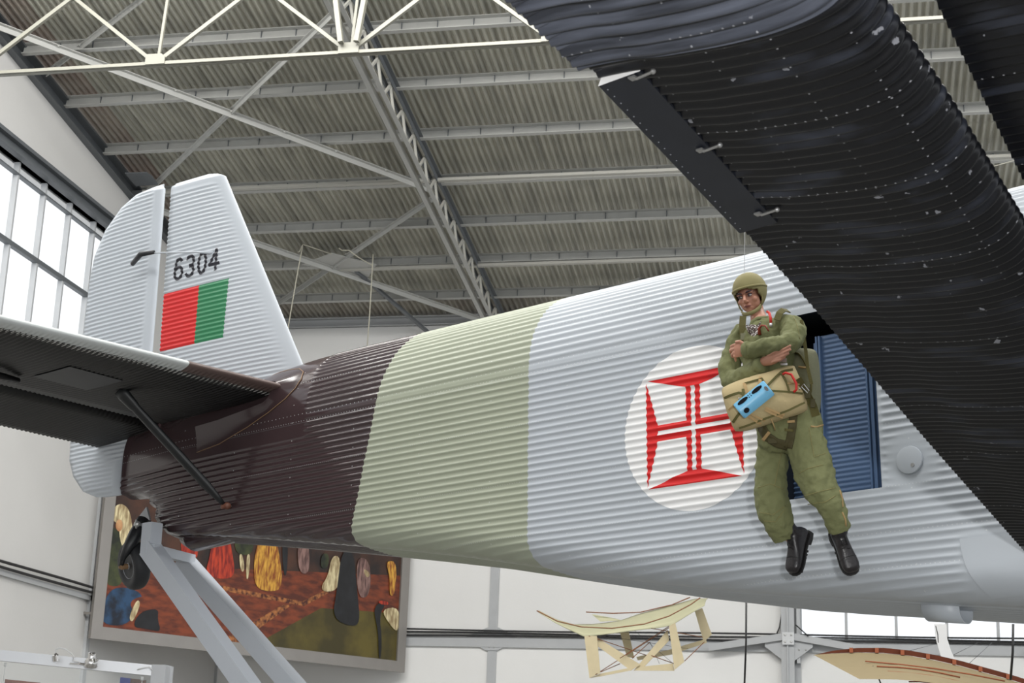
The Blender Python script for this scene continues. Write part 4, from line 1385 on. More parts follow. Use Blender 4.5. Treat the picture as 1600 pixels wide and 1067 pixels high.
remesh(suit, .0095, 3, (.028, .05))
from mathutils.bvhtree import BVHTree
bpy.context.view_layer.update()
_dg = bpy.context.evaluated_depsgraph_get()
_sm = suit.evaluated_get(_dg).to_mesh()
_bvh = BVHTree.FromPolygons([suit.matrix_world @ v.co for v in _sm.vertices], [tuple(p.vertices) for p in _sm.polygons])
def S(x, y, off=.004):
    d = ray(x, y).normalized()
    h = _bvh.ray_cast(CAM, d)
    return (h[0] - d*off) if h[0] is not None else P(x, y, -.02)
def dense(pts, step=4.0):
    out = []
    for (x0, y0_), (x1, y1_) in zip(pts, pts[1:]):
        n = max(1, int(math.hypot(x1-x0, y1_-y0_)/step))
        out += [(x0+(x1-x0)*k/n, y0_+(y1_-y0_)*k/n) for k in range(n)]
    return out + [pts[-1]]
def seam(name, pts, r, mat, parent=None):
    return pchild(name, MB().tube([S(x, y, r*.5) for x, y in dense(pts)], r, 6), M[mat], parent or suit)
seam('pocket_zip', [(1267, 666), (1276, 667), (1286, 664)], .0055, 'tan')
seam('leg_zip', [(1312, 766), (1316, 778), (1317, 792)], .005, 'tan')
seam('leg_zip', [(1316, 800), (1321, 812), (1322, 822)], .005, 'tan')
M['seamthread'] = nmat('suit_seam', srgb(134, 128, 84), .8)
for pts in ([(1264, 668), (1272, 714), (1290, 708)], [(1248, 740), (1262, 732), (1286, 726)], [(1254, 776), (1280, 768), (1306, 762)], [(1262, 788), (1290, 784), (1306, 774)],
            [(1184, 762), (1204, 756), (1224, 764)], [(1186, 800), (1208, 804), (1228, 790)], [(1194, 814), (1212, 815), (1226, 796)], [(1240, 494), (1246, 510), (1250, 530)], [(1222, 700), (1214, 740), (1210, 760)]):
    seam('stitched_seam', pts, .0022, 'seamthread')
# cuffs
for nm, nodes in (('cuff', [(1172, 546, -.255, 13.5), (1168, 547, -.256, 14.2), (1164, 547.5, -.257, 12.5)]), ('cuff', [(1184, 574, -.232, 12.5), (1189, 571, -.238, 13.5), (1193, 569, -.243, 11.5)])):
    m = MB(); ltube(m, nodes, 18); pchild(nm, m, M['suit'], suit)
# collar
m = MB()
m.tube([P(1172, 514, -.07), P(1176, 503, -.045), P(1184, 498, .0), P(1200, 497, .03), P(1208, 501, -.01), P(1202, 512, -.07)], [.012, .014, .015, .015, .014, .010], 8)
pchild('collar', m, M['suit'], suit)
# scarf at the neck
m = MB()
m.prism([P(1165, 506, -.10), P(1171, 511, -.115), P(1182, 509, -.115), P(1190, 501, -.09), P(1187, 512, -.12), P(1184, 520, -.13), P(1177, 528, -.135), P(1169, 520, -.13)], Bv*.012)
m.ell(P(1176, 514, -.125), (.035, .02, .028), 12, 8)
pchild('scarf', m, M['scarf'], smooth=30)
# harness ribbons
def ribbon(name, nodes, w, mat, parent=None, t=.006, facing=None):
    """nodes (px,py,dz); flat webbing, face towards the viewer"""
    pts = [P(*n_) for n_ in nodes]; R = []
    for i, p in enumerate(pts):
        d = (pts[min(i+1, len(pts)-1)]-pts[max(i-1, 0)]).normalized()
        fc = facing or Bv
        x = d.cross(fc).normalized(); y = x.cross(d).normalized()
        R.append([p-x*w/2-y*t/2, p+x*w/2-y*t/2, p+x*w/2+y*t/2, p-x*w/2+y*t/2])
    o = MB().rings(R, True, True).build(name, M[mat], parent or person)
    return shift(o, porg)
def sribbon(name, pts, wpx, mat, parent=None, off=.005):
    pts = dense(pts, 3.0); R = []
    for i, (x, y) in enumerate(pts):
        a = pts[max(0, i-1)]; b_ = pts[min(len(pts)-1, i+1)]
        dx, dy = b_[0]-a[0], b_[1]-a[1]; l = math.hypot(dx, dy); nx_, ny_ = -dy/l, dx/l
        row = [S(x+nx_*wpx*k/6, y+ny_*wpx*k/6, off) for k in (-3, -2, -1, 0, 1, 2, 3)]
        R.append(row)
    o = MB().rings(R, False, False).build(name, M[mat], parent or person, smooth=True, fixn=False)
    sd = o.modifiers.new('t', 'SOLIDIFY'); sd.thickness = .005; sd.offset = 0
    return shift(o, porg)
har = sribbon('harness_strap', [(1186, 660), (1198, 682), (1214, 692), (1231, 697)], 14, 'olive_dark')
sribbon('harness_strap', [(1240, 648), (1238, 668), (1235, 684), (1231, 700)], 13, 'olive_dark')
ribbon('harness_strap', [(1246, 592, -.20), (1258, 612, -.15), (1270, 634, -.09), (1275, 650, -.06)], .048, 'olive_web')
ribbon('harness_strap', [(1161, 494, -.06), (1160, 508, -.09), (1161, 524, -.11)], .040, 'olive_web')
ribbon('harness_strap', [(1232, 486, .04), (1224, 484, -.02), (1218, 489, -.06), (1214, 500, -.09)], .040, 'olive_web', facing=(Bv+Uv).normalized())
ribbon('harness_strap', [(1252, 500, -.02), (1258, 540, -.04), (1262, 575, -.05), (1268, 600, -.06)], .020, 'olive_web')
for (a, b_, c, w_) in (((1192, 688), (1202, 675), 'tan', 5), ((1230, 659), (1242, 658), 'tan', 4), ((1226, 671), (1240, 673), 'olive_web', 4)):
    sribbon('keeper_band', [a, b_], w_, c, har, .010)
m = MB().box(S(1207, 689, .010), (.05, .012, .030)).box(P(1262, 614, -.155), (.03, .012, .06)).box(P(1270, 630, -.11), (.026, .012, .05))
split_parts(pchild('webbing_buckle', m, M['olive_dark'], har, smooth=False))
m = MB()
m.box(P(1223, 563, -.20), (.045, .014, .022)).box(P(1225, 569, -.20), (.04, .012, .012))
m.tube([P(1252, 604, -.19), P(1256, 600, -.19), P(1264, 610, -.17), P(1262, 614, -.17), P(1252, 604, -.19)], .003, 6)
pchild('steel_buckle', m, M['metal2'], har, smooth=False)
pchild('chest_badge', MB().box(P(1163, 526, -.135), (.045, .012, .042)), M['packgrey'], suit, smooth=False)
pchild('rubber_tube', MB().tube([P(1199, 487, -.06), P(1202, 489, -.09), P(1204, 497, -.11), P(1204.5, 505, -.12)], .0085, 10), M['redtube'])
pchild('rubber_tube', MB().tube([P(1187, 523, -.14), P(1186, 513, -.145), P(1190, 508.5, -.14), P(1196, 509, -.135), P(1201, 517, -.14)], [.011, .008, .006, .005, .005], 10), M['rustred'])
pchild('tube_fitting', MB().tube([P(1204.5, 505, -.12), P(1204.8, 511, -.125)], .010, 10), M['metal2'])

# ---- boots
def boot(ank, F_, T_, legtop, nm):
    A0 = P(*ank); F_ = F_.normalized(); T_ = (T_-F_*T_.dot(F_)).normalized(); S_ = F_.cross(T_)
    m = MB(); R = []
    prof = [(-.078, .022, .020, -.055), (-.072, .034, .040, -.05), (-.05, .038, .060, -.04), (-.01, .040, .075, -.03), (.04, .041, .060, -.035), (.08, .045, .045, -.045), (.12, .050, .036, -.052), (.16, .052, .030, -.055), (.185, .046, .026, -.057), (.20, .034, .018, -.062), (.206, .018, .008, -.066)]
    for f, hw_, up, mid in prof:
        ring = []
        for k in range(20):
            a = 2*PI*k/20
            c, s_ = math.cos(a), math.sin(a)
            x = hw_*(abs(c)**.75)*(1 if c > 0 else -1)
            y = (up*(abs(s_)**.85) if s_ > 0 else -(.085+mid)*abs(s_)**.5)
            ring.append(A0 + F_*f + S_*x + T_*(mid + y))
        R.append(ring)
    m.rings(R)
    lt = P(*legtop)
    m.tube([A0 - T_*.03 - F_*.015, A0 + (lt-A0)*.45, lt], [.046, .047, .050], 18)
    o = pchild('boot', m, M['boot'])
    remesh(o, .006, 4)
    # sole and heel
    m = MB(); out = []
    for f, w_ in ((-.084, .018), (-.078, .034), (-.04, .042), (.0, .040), (.04, .040), (.09, .049), (.14, .056), (.18, .052), (.203, .036), (.212, .016)):
        out.append((f, w_))
    poly = [A0+F_*f+S_*w_-T_*.084 for f, w_ in out] + [A0+F_*f-S_*w_-T_*.084 for f, w_ in out[::-1]]
    m.prism(poly, T_*-.012)
    he = [A0+F_*f+S_*w_-T_*.096 for f, w_ in out[:4]] + [A0+F_*f-S_*w_-T_*.096 for f, w_ in out[:4][::-1]]
    m.prism(he, T_*-.020)
    for k in range(7):
        f = .05+k*.022
        m.box(A0+F_*f-T_*.099, (.0, .0, .0)) if False else m.bar(A0+F_*f-T_*.100-S_*.045, A0+F_*f-T_*.100+S_*.045, .012, .008, T_)
    pchild('sole', m, M['sole'], o, smooth=False)
    m = MB()
    for k in range(5):
        f = -.005+.020*k; h_ = .048-.009*k
        m.tube([A0+F_*f+S_*.022+T_*(h_-.012), A0+F_*(f+.004)+T_*(h_), A0+F_*(f+.012)-S_*.022+T_*(h_-.012)], .0028, 6)
    m.tube([A0+F_*-.01+S_*.018+T_*.045, A0+F_*.07+S_*.014+T_*.018], .003, 6); m.tube([A0+F_*-.01-S_*.018+T_*.045, A0+F_*.07-S_*.014+T_*.018], .003, 6)
    pchild('laces', m, M['sole'], o)
    m = MB()
    m.tube([A0+F_*.125+S_*(.050*math.cos(PI*k/10))+T_*(-.052+.038*math.sin(PI*k/10)) for k in range(11)], .0022, 6)
    pchild('toe_cap_seam', m, M['sole'], o)
    return o
boot((1241, 838, .02), (Rv*-.26 - Uv*.86 + Bv*.42), (Bv*.75 - Rv*.62 - Uv*.1), (1229, 822, .0), 'l')
boot((1313, 838, .02), (Rv*.36 - Uv*.82 + Bv*.42), (Bv*.86 + Rv*.20), (1311, 820, .01), 'r')

# ---- packs: soft canvas boxes
def softpack(c, ex, ez, a, b_, D, nx_=28, nz_=20, pu=5, pv=3.2, bulge=0.0):
    ey = ex.cross(ez)
    if ey.dot(Bv) < 0: ey = -ey
    def pt(u, v, sgn=1, off=0.0):
        d = D*max(0, 1-abs(u)**pu)**(1/2.6)*max(0, 1-abs(v)**pv)**(1/2.2)
        w = 1 - .06*abs(v)**3; h = 1 - .10*abs(u)**4 + bulge*u
        return c + ex*a*u*w + ez*b_*v*h + ey*(sgn*d + (off if sgn > 0 else 0))
    m = MB(); 
    us = [math.sin(PI/2*(-1+2*i/nx_)) for i in range(nx_+1)]; vs_ = [math.sin(PI/2*(-1+2*j/nz_)) for j in range(nz_+1)]
    for sg in (1, -1):
        R = [[pt(u, v, sg) for u in us] for v in vs_]
        m.rings(R, False, False)
    return m, pt
cpk = P(1195, 623, -.25)
exk = (Rv*math.cos(rad(17)) + Uv*math.sin(rad(17)) + Bv*.06).normalized()
ezk = (Uv - exk*Uv.dot(exk)).normalized()
# lean the top back a little
ezk = (ezk - (Bv - exk*Bv.dot(exk))*.12).normalized()
m, pk = softpack(cpk, exk, ezk, .232, .148, .105, pu=6, pv=3)
pack = m.build('reserve_pack', M['khaki'], None, smooth=True, weld=1e-4, org=cpk)
tag(pack, 'khaki canvas reserve parachute pack strapped across the paratrooper\'s belly', 'pack', 'parachute packs')
tx = bpy.data.textures.new('pack_folds', 'CLOUDS'); tx.noise_scale = .09
dd = pack.modifiers.new('folds', 'DISPLACE'); dd.texture = tx; dd.strength = .018; dd.texture_coords = 'LOCAL'
def onpack(name, uv, r, mat, off=.004, n=6, parent=None):
    pts = []
    for (u0, v0), (u1, v1) in zip(uv, uv[1:]):
        for k in range(6): pts.append(pk(u0+(u1-u0)*k/6, v0+(v1-v0)*k/6, 1, off))
    pts.append(pk(*uv[-1], 1, off))
    o = MB().tube(pts, r, n).build(name, M[mat], parent or pack, smooth=True); return shift(o, cpk)
def bandpack(name, uv, w, mat, off=.007):
    pts = []
    for (u0, v0), (u1, v1) in zip(uv, uv[1:]):
        for k in range(6): pts.append(pk(u0+(u1-u0)*k/6, v0+(v1-v0)*k/6, 1, off))
    pts.append(pk(*uv[-1], 1, off)); R = []
    for i, p in enumerate(pts):
        d = (pts[min(i+1, len(pts)-1)]-pts[max(i-1, 0)]).normalized(); x = d.cross(Bv).normalized(); y = x.cross(d)
        R.append([p-x*w/2-y*.002, p+x*w/2-y*.002, p+x*w/2+y*.002, p-x*w/2+y*.002])
    o = MB().rings(R, True, True).build(name, M[mat], pack); return shift(o, cpk)
bandpack('edge_piping', [(-.95, .45), (-.55, .42), (-.42, .30)], .016, 'olive_web')
bandpack('edge_piping', [(-.42, .52), (-.48, .1), (-.62, -.3), (-.93, -.65)], .016, 'olive_web')
bandpack('edge_piping', [(-.35, .72), (.12, .70)], .012, 'olive_web')
onpack('edge_piping', [(.10, .72), (.16, .38), (.10, .20)], .006, 'olive_web')
bandpack('edge_piping', [(.92, .78), (.62, .74), (.20, .36)], .014, 'olive_web')
bandpack('edge_piping', [(.14, .18), (.62, -.12), (.95, -.34)], .012, 'olive_web')
onpack('edge_piping', [(.60, .74), (.66, .3), (.66, -.14)], .006, 'olive_web')
bandpack('edge_piping', [(-.85, -.92), (-.2, -.84), (.5, -.80), (.95, -.72)], .012, 'olive_web')
bandpack('tie_tape', [(-.36, .76), (-.34, .30)], .018, 'tan')
bandpack('tie_tape', [(.08, .80), (.0, .40)], .018, 'tan')
bandpack('tie_tape', [(-.52, .12), (-.92, -.10)], .012, 'tan')
bandpack('tie_tape', [(-.05, -.50), (.10, -.72), (.32, -.95)], .020, 'tan')
bandpack('tie_tape', [(-.02, -.45), (.24, -.78), (.38, -.90)], .012, 'tan')
bandpack('tie_tape', [(-.50, -.55), (-.36, -.82), (-.28, -.96)], .016, 'tan')
bandpack('tie_tape', [(-.44, -.50), (-.24, -.78), (-.15, -.90)], .012, 'tan')
bandpack('tie_tape', [(.68, .22), (.98, .05)], .010, 'tan')
o = MB().tube([pk(.64, .62, 1, .012), pk(.72, .64, 1, .022), pk(.84, .52, 1, .028), pk(.88, .1, 1, .03), pk(.84, -.14, 1, .022), pk(.76, -.20, 1, .012)], .0075, 10).build('rip_handle', M['redtube'], pack, smooth=True); shift(o, cpk)
o = MB()
for u, v in ((-.58, .20), (-.60, .02), (.16, .40), (.14, .20), (.92, -.12)): o.ell(pk(u, v, 1, .008), .006, 10, 6)
split_parts(shift(o.build('snap_stud', M['metal2'], pack, smooth=True), cpk))
o = MB().tube([P(1205, 655, -.31), P(1209, 664, -.28), P(1211, 672, -.25)], .004, 6); shift(o.build('dangling_tie', M['tan'], pack, smooth=True), cpk)

# back pack
cb = P(1252, 598, .10)
exb = (Rv*.8 + Bv*.35).normalized(); ezb = (Uv*.96 - Rv*.24).normalized(); ezb = (ezb - exb*ezb.dot(exb)).normalized()
m, bk = softpack(cb, exb, ezb, .105, .205, .10, pu=4, pv=4)
bp = m.build('back_pack', M['packgrey'], None, smooth=True, weld=1e-4, org=cb)
tag(bp, 'grey-green parachute pack on the paratrooper\'s back, showing beside his hip', 'pack', 'parachute packs')
o = MB().tube([bk(.9*math.cos(a), .9*math.sin(a), 1, .006) for a in [PI*2*k/28 for k in range(29)]], .006, 6)
shift(o.build('edge_piping', M['olive_web'], bp, smooth=True), cb)
o = MB().tube([bk(.3, .5, 1, .008), bk(.6, .48, 1, .008), bk(.85, .5, 1, .006)], .006, 6); shift(o.build('tie_tape', M['tan'], bp, smooth=True), cb)

# light blue box tied on the reserve pack
c0 = pk(-.22, -.06, 1, .045)
e1 = ((at(1190, 609, 9.5)-at(1155, 637, 9.5)).normalized()); e3 = Bv.copy(); e2 = e3.cross(e1).normalized()
if e2.dot(Uv) < 0: e2 = -e2
HLn, HWd = .112, .052
sec = [(-HWd, -.02), (-HWd*1.0, .012), (-HWd*.62, .034), (0.0, .040), (HWd*.28, .038), (HWd, .018), (HWd, -.03), (0, -.035)]
R = []
for u, k in ((-HLn, .90), (-HLn*.96, .98), (-HLn*.9, 1.0), (HLn*.9, 1.0), (HLn*.96, .98), (HLn, .90)):
    R.append([c0+e1*u+e2*a*k+e3*(b_*k) for a, b_ in sec])
bx = MB().rings(R, True, True).build('blue_case', M['lightblue'], None, smooth=40, org=c0)
tag(bx, 'light blue plastic case with dark oval lenses tied onto the khaki pack', 'case')
def disc(c, ax1, ax2, a, b_, n=24, t=.003):
    nn = ax1.cross(ax2).normalized()
    if nn.dot(Bv) < 0: nn = -nn
    return MB().prism([c+ax1*a*math.cos(2*PI*k/n)+ax2*b_*math.sin(2*PI*k/n) for k in range(n)], nn*t)
fa = (e2*(HWd*.72) + e3*(-.020)).normalized()          # slope of the upper face
uc = c0 + e2*HWd*.64 + e3*.029
for u in (-.055, .048):
    l_ = disc(uc+e1*u, e1, fa, .036, .0125).build('lens', M['darkglass'], bx); shift(l_, c0)
lc = c0 - e2*HWd*.42 + e3*.037
l_ = disc(lc-e1*.072+e3*.002, e1, (e2*.95+e3*.3).normalized(), .017, .015).build('round_port', M['darkglass'], bx); shift(l_, c0)
l_ = disc(c0+e1*(HLn*.84)+e3*.041+e2*.004, e1, e2, .009, .016).build('round_port', M['darkglass'], bx); shift(l_, c0)
o = MB()
for u in (-.012, .002):
    for v in (0, 1): o.ell(uc+e1*u+fa*(v*.014-.007), .0035, 8, 6)
split_parts(shift(o.build('button_dot', M['darkglass'], bx), c0))
# suspension wire
tp_ = P(1163, 428, .02)
tag(MB().tube([tp_, tp_+Vector((0.05, 0.1, 5.0))], .0016, 6).build('suspension_wire', M['metal'], org=tp_), 'thin wire rising above the paratrooper\'s helmet', 'wire')

# ================================================================== THE MURAL ACROSS THE CORNER
pa = hit(138, 994, (XL+.14, 0, 0), (1, 0, 0)); pb = hit(628, 1054, (0, YB-.18, 0), (0, 1, 0)); pa.z = pb.z = (pa.z+pb.z)/2
ux = (pb-pa); ux.z = 0; Wm = ux.length; ux.normalize(); uz = Vector((0, 0, 1)); un = ux.cross(uz)
if un.dot(CAM-pa) < 0: un = -un
Hm = 2.95
mural = thing('framed_mural', 'large framed painting with red carpet and olive floor, hung across the wall corner', 'picture', pa)
def U(u, v, d=0.0): return pa + ux*u + uz*v + un*d
def mp(x, y, d=0.0):
    q = hit(x, y, pa + un*d, un); return q
FWm = .20
M['frame'] = nmat('brushed_steel_frame', (.30, .28, .26), .38, metal=.55, var=.1, vscale=3)
for nm, poly in (('frame_rail', [(0, 0), (Wm, 0), (Wm-FWm, FWm), (FWm, FWm)]), ('frame_rail', [(0, Hm), (FWm, Hm-FWm), (Wm-FWm, Hm-FWm), (Wm, Hm)]),
                 ('frame_rail', [(0, 0), (FWm, FWm), (FWm, Hm-FWm), (0, Hm)]), ('frame_rail', [(Wm, 0), (Wm, Hm), (Wm-FWm, Hm-FWm), (Wm-FWm, FWm)])):
    o = MB().prism([U(u, v, .0) for u, v in poly], un*.07).build(nm, M['frame'], mural); shift(o, pa)
for p_, q_ in ((U(.05, Hm-.4), (XL+.005, pa.y+.05, pa.z+Hm-.4)), (U(.05, .4), (XL+.005, pa.y+.05, pa.z+.4)), (U(Wm-.05, Hm-.4), (pb.x-.05, YB-.005, pa.z+Hm-.4)), (U(Wm-.05, .9), (pb.x-.05, YB-.005, pa.z+.9))):
    o = MB().bar(p_, q_, .04, .04).build('wall_bracket', M['frame'], mural); shift(o, pa)
def pm(name, c1, c2, sc_, stretch=(1, 1, 1), rough=.45):
    m = nmat(name, c1, rough)
    t = NT(m); b = m.node_tree.nodes['Principled BSDF']
    mpn = m.node_tree.nodes.new('ShaderNodeMapping'); mpn.inputs['Scale'].default_value = stretch
    m.node_tree.links.new(t.obj, mpn.inputs[0])
    f = t.noise(sc_, 6, mpn.outputs[0])
    f = t.m('MAXIMUM', 0.0, t.m('MINIMUM', 1.0, t.m('MULTIPLY', t.m('SUBTRACT', f, .38), 4.0)))
    m.node_tree.links.new(t.mix(f, c1, c2), b.inputs['Base Color'])
    return m
pmats = [pm('paint_backdrop', srgb(34, 22, 18), srgb(78, 46, 30), 2.0), pm('paint_carpet', srgb(84, 34, 16), srgb(132, 60, 28), 3.5, (1, 1, 3)),
         pm('paint_floor', srgb(62, 54, 14), srgb(98, 86, 28), 1.6), pm('paint_carpet_border', srgb(70, 26, 14), srgb(178, 112, 60), 14),
         pm('paint_blue_cloth', srgb(14, 24, 40), srgb(36, 70, 104), 5), pm('paint_red_dress', srgb(120, 20, 12), srgb(196, 62, 30), 8, (3, 3, .6)),
         pm('paint_gold_dress', srgb(138, 70, 18), srgb(222, 168, 64), 10, (3, 3, .6)), pm('paint_cream', srgb(150, 128, 92), srgb(226, 212, 168), 7, (3, 3, .7)),
         pm('paint_black_robe', srgb(12, 12, 14), srgb(30, 30, 34), 4), pm('paint_green_coat', srgb(24, 30, 16), srgb(66, 72, 36), 4),
         pm('paint_mauve', srgb(82, 56, 52), srgb(150, 116, 108), 8, (3, 3, .6)), pm('paint_flesh', srgb(168, 110, 70), srgb(206, 160, 112), 6)]
shapes = [   # (material, outline in the photograph's frame)
 (0, [(100, 600), (700, 600), (700, 1100), (100, 1100)]),
 (1, [(150, 880), (640, 900), (640, 1100), (150, 1100)]),
 (2, [(355, 1030), (500, 950), (640, 960), (640, 1100), (355, 1100)]),
 (3, [(320, 1015), (440, 945), (454, 945), (385, 995), (352, 1028), (330, 1030)]),
 (3, [(300, 906), (470, 940), (515, 918), (520, 922), (473, 947), (300, 914)]),
 (9, [(168, 830), (180, 822), (196, 860), (192, 905), (182, 918), (160, 912)]),
 (7, [(172, 800), (181, 788), (192, 788), (202, 800), (206, 835), (200, 870), (186, 850), (184, 820), (173, 812)]),
 (11, [(181, 812), (189, 812), (190, 826), (184, 832), (178, 824)]),
 (4, [(158, 950), (170, 920), (196, 917), (222, 928), (216, 950), (196, 978), (157, 976)]),
 (1, [(200, 938), (226, 930), (246, 940), (244, 950), (206, 958)]),
 (7, [(212, 936), (218, 942), (208, 968), (202, 972), (200, 962)]),
 (8, [(216, 956), (246, 950), (244, 968), (250, 988), (226, 982), (204, 980)]),
 (5, [(282, 830), (306, 830), (308, 870), (300, 872), (280, 868)]),
 (5, [(332, 830), (354, 830), (360, 860), (366, 900), (345, 906), (318, 898), (326, 868)]),
 (9, [(366, 830), (394, 830), (394, 868), (364, 866)]),
 (7, [(371, 866), (377, 866), (380, 892), (374, 894)]), (7, [(383, 866), (389, 866), (386, 904), (382, 906)]),
 (6, [(400, 850), (408, 832), (424, 832), (434, 862), (440, 920), (418, 925), (396, 918), (394, 880)]),
 (8, [(438, 840), (448, 840), (446, 900), (440, 898)]),
 (10, [(462, 845), (480, 845), (482, 896), (464, 896)]),
 (9, [(500, 865), (512, 865), (510, 888), (498, 888)]), (7, [(516, 868), (530, 870), (528, 920), (506, 926), (498, 918), (510, 900)]),
 (10, [(554, 872), (572, 872), (578, 905), (572, 935), (556, 932)]), (7, [(566, 888), (576, 896), (572, 904), (566, 896)]),
 (6, [(600, 876), (618, 878), (614, 930), (606, 932), (606, 900)]),
 (8, [(531, 860), (550, 860), (556, 930), (560, 972), (548, 980), (516, 966), (524, 920)]),
 (8, [(582, 948), (594, 940), (600, 944), (590, 960), (594, 1000), (592, 1030), (589, 1030), (588, 985), (583, 965)]),
 (7, [(592, 952), (622, 948), (620, 990), (606, 976)]), (5, [(588, 938), (604, 940), (604, 946), (590, 944)]),
]
cm = MB()
inner = [(FWm-.01, FWm-.01), (Wm-FWm+.01, FWm-.01), (Wm-FWm+.01, Hm-FWm+.01), (FWm-.01, Hm-FWm+.01)]
def clip(poly, a, b_, keep):
    out = []
    for i in range(len(poly)):
        p, q = poly[i], poly[(i+1) % len(poly)]
        ip, iq = keep(p), keep(q)
        if ip >= 0: out.append(p)
        if (ip >= 0) != (iq >= 0):
            t = ip/(ip-iq); out.append((p[0]+(q[0]-p[0])*t, p[1]+(q[1]-p[1])*t))
    return out
for li, (mi, poly) in enumerate(shapes):
    uv = []
    for (x, y) in poly:
        q = mp(x, y) - pa; uv.append((q.dot(ux), q.dot(uz)))
    # round the outlines a little
    if li > 2 and mi not in (3,):
        for _ in range(2):
            o2 = []
            for i in range(len(uv)):
                p, q = uv[i], uv[(i+1) % len(uv)]
                o2 += [(p[0]*.75+q[0]*.25, p[1]*.75+q[1]*.25), (p[0]*.25+q[0]*.75, p[1]*.25+q[1]*.75)]
            uv = o2
    for keep in (lambda p: p[0]-FWm+.01, lambda p: Wm-FWm+.01-p[0], lambda p: p[1]-FWm+.01, lambda p: Hm-FWm+.01-p[1]):
        if uv: uv = clip(uv, 0, 0, keep)
    if len(uv) > 2:
        cm.add([U(u, v, .03+.0008*li) for u, v in uv], [tuple(range(len(uv)))], mi)
cv_ = cm.build('canvas', pmats, mural); shift(cv_, pa)

# ================================================================== BACKGROUND EXHIBITS
def q24(x, y, Z=23.0): return at(820+x/4.706, 920+y/4.706, Z)
ko = q24(800, 400)
kite = thing('model_glider', 'small cream biplane model glider with brown spars hanging before the far wall', 'model glider', ko)
M['sail'] = nmat('cream_sailcloth', srgb(180, 178, 148), .8, var=.07, vscale=6)
M['batten'] = nmat('pale_wood', srgb(204, 190, 156), .6, var=.08, vscale=9)
M['spar'] = nmat('brown_spar', srgb(122, 78, 48), .5)
def kpart(nm, mb, mat, smooth=False): return shift(mb.build(nm, M[mat], kite, smooth=smooth), ko)
top = [(100, 170), (230, 225), (360, 260), (500, 258), (620, 245), (700, 232), (850, 180), (1000, 142), (1150, 100), (1250, 72), (1345, 68)]
bot = [(110, 175), (230, 250), (330, 300), (432, 346), (560, 336), (700, 318), (850, 298), (980, 285), (1080, 265), (1200, 190), (1320, 120)]
R = []
for f in [k/6 for k in range(7)]:
    R.append([q24(a[0]+(b_[0]-a[0])*f, a[1]+(b_[1]-a[1])*f - 14*math.sin(PI*f), 23.6-.9*f) for a, b_ in zip(top, bot)])
sl = kpart('sail', MB().rings(R, False, False), 'sail', True); sd = sl.modifiers.new('t', 'SOLIDIFY'); sd.thickness = .008
s2 = kpart('rear_sail', MB().prism([q24(490, 185, 23.7), q24(640, 212, 23.7), q24(720, 232, 23.6), q24(555, 240, 23.5)], Vector((0, .01, 0))), 'sail')
for pts in ([(88, 160), (240, 238), (420, 280), (640, 290), (880, 258), (1060, 200), (1220, 115), (1290, 65)], [(450, 170), (650, 180), (850, 172), (1080, 118), (1215, 62)]):
    kpart('spar', MB().tube([q24(x, y, 22.65 if pts[0][0] < 100 else 23.6) for x, y in pts], .009, 6), 'spar', True)
for poly, Z in (([(437, 345), (530, 345), (555, 620), (475, 655)], 22.7), ([(700, 320), (765, 318), (805, 510), (750, 498)], 23.5), ([(1060, 275), (1105, 245), (1172, 535), (1100, 595)], 22.7),
                ([(1250, 165), (1305, 140), (1375, 335), (1315, 390)], 23.5), ([(437, 350), (520, 350), (850, 556), (780, 600)], 22.75), ([(1050, 300), (1060, 380), (880, 570), (800, 602)], 22.78),
                ([(480, 655), (560, 622), (780, 578), (785, 598), (560, 642)], 22.72), ([(850, 572), (1090, 548), (1100, 602), (800, 600)], 22.74), ([(820, 500), (1050, 450), (1330, 368), (1340, 395), (1080, 482), (830, 525)], 23.45)):
    kpart('batten', MB().prism([q24(x, y, Z) for x, y in poly], Vector((0, .015, 0))), 'batten')
for (a, b_) in (((470, 345), (900, 490)), ((520, 630), (1060, 285)), ((700, 510), (1060, 275)), ((930, 290), (1310, 355)), ((930, 490), (1100, 550)), ((1175, 530), (1320, 390)), ((560, 610), (700, 550)), ((790, 510), (920, 390))):
    kpart('rod', MB().tube([q24(*a, 22.7), q24(*b_, 22.9)], .006, 6), 'spar', True)
for (a, b_) in (((800, 300), (1080, 540)), ((920, 390), (990, 550)), ((480, 330), (1200, 440))):
    kpart('rigging', MB().tube([q24(*a, 22.8), q24(*b_, 23.2)], .0025, 5), 'cable', True)

# brown glider wing, lower right
def q20(x, y, Z=20.0): return at(x, y, Z)
wo_ = q20(1270, 1022)
gw = thing('glider_wing', 'khaki underside of a curved glider wing with red-brown lattice edge, lower right', 'glider wing', wo_)
def gpart(nm, mb, mat, smooth=False): return shift(mb.build(nm, M[mat] if isinstance(mat, str) else mat, gw, smooth=smooth), wo_)
M['wingcloth'] = nmat('khaki_wing_cloth', srgb(140, 126, 96), .8, var=.06, vscale=5)
M['redwood'] = nmat('red_brown_wood', srgb(96, 44, 24), .5, var=.25, vscale=12)
M['stringer'] = nmat('orange_stringer', srgb(134, 70, 38), .5)
edge = [(1271, 1023), (1300, 1019.5), (1340, 1018), (1380, 1019), (1420, 1023), (1460, 1030), (1500, 1039), (1540, 1050), (1580, 1061), (1640, 1080)]
R = []
for f in (0, .25, .5, .75, 1):
    R.append([q20(x + 60*f*(1 if i else 1.2), y + (38+i*2)*f + (1.5 if i else 0), 20-2.2*f) for i, (x, y) in enumerate(edge)])
gpart('underside_cloth', MB().rings(R, False, False), 'wingcloth', True)
R = []
for i, (x, y) in enumerate(edge):
    h_ = min(8.0, .5+i*3.2)
    R.append([q20(x, y-h_+1, 20.0), q20(x, y+1, 20.0), q20(x, y+1, 20.12), q20(x, y-h_+1, 20.12)])
gpart('edge_spar', MB().rings(R, True, True), 'redwood')
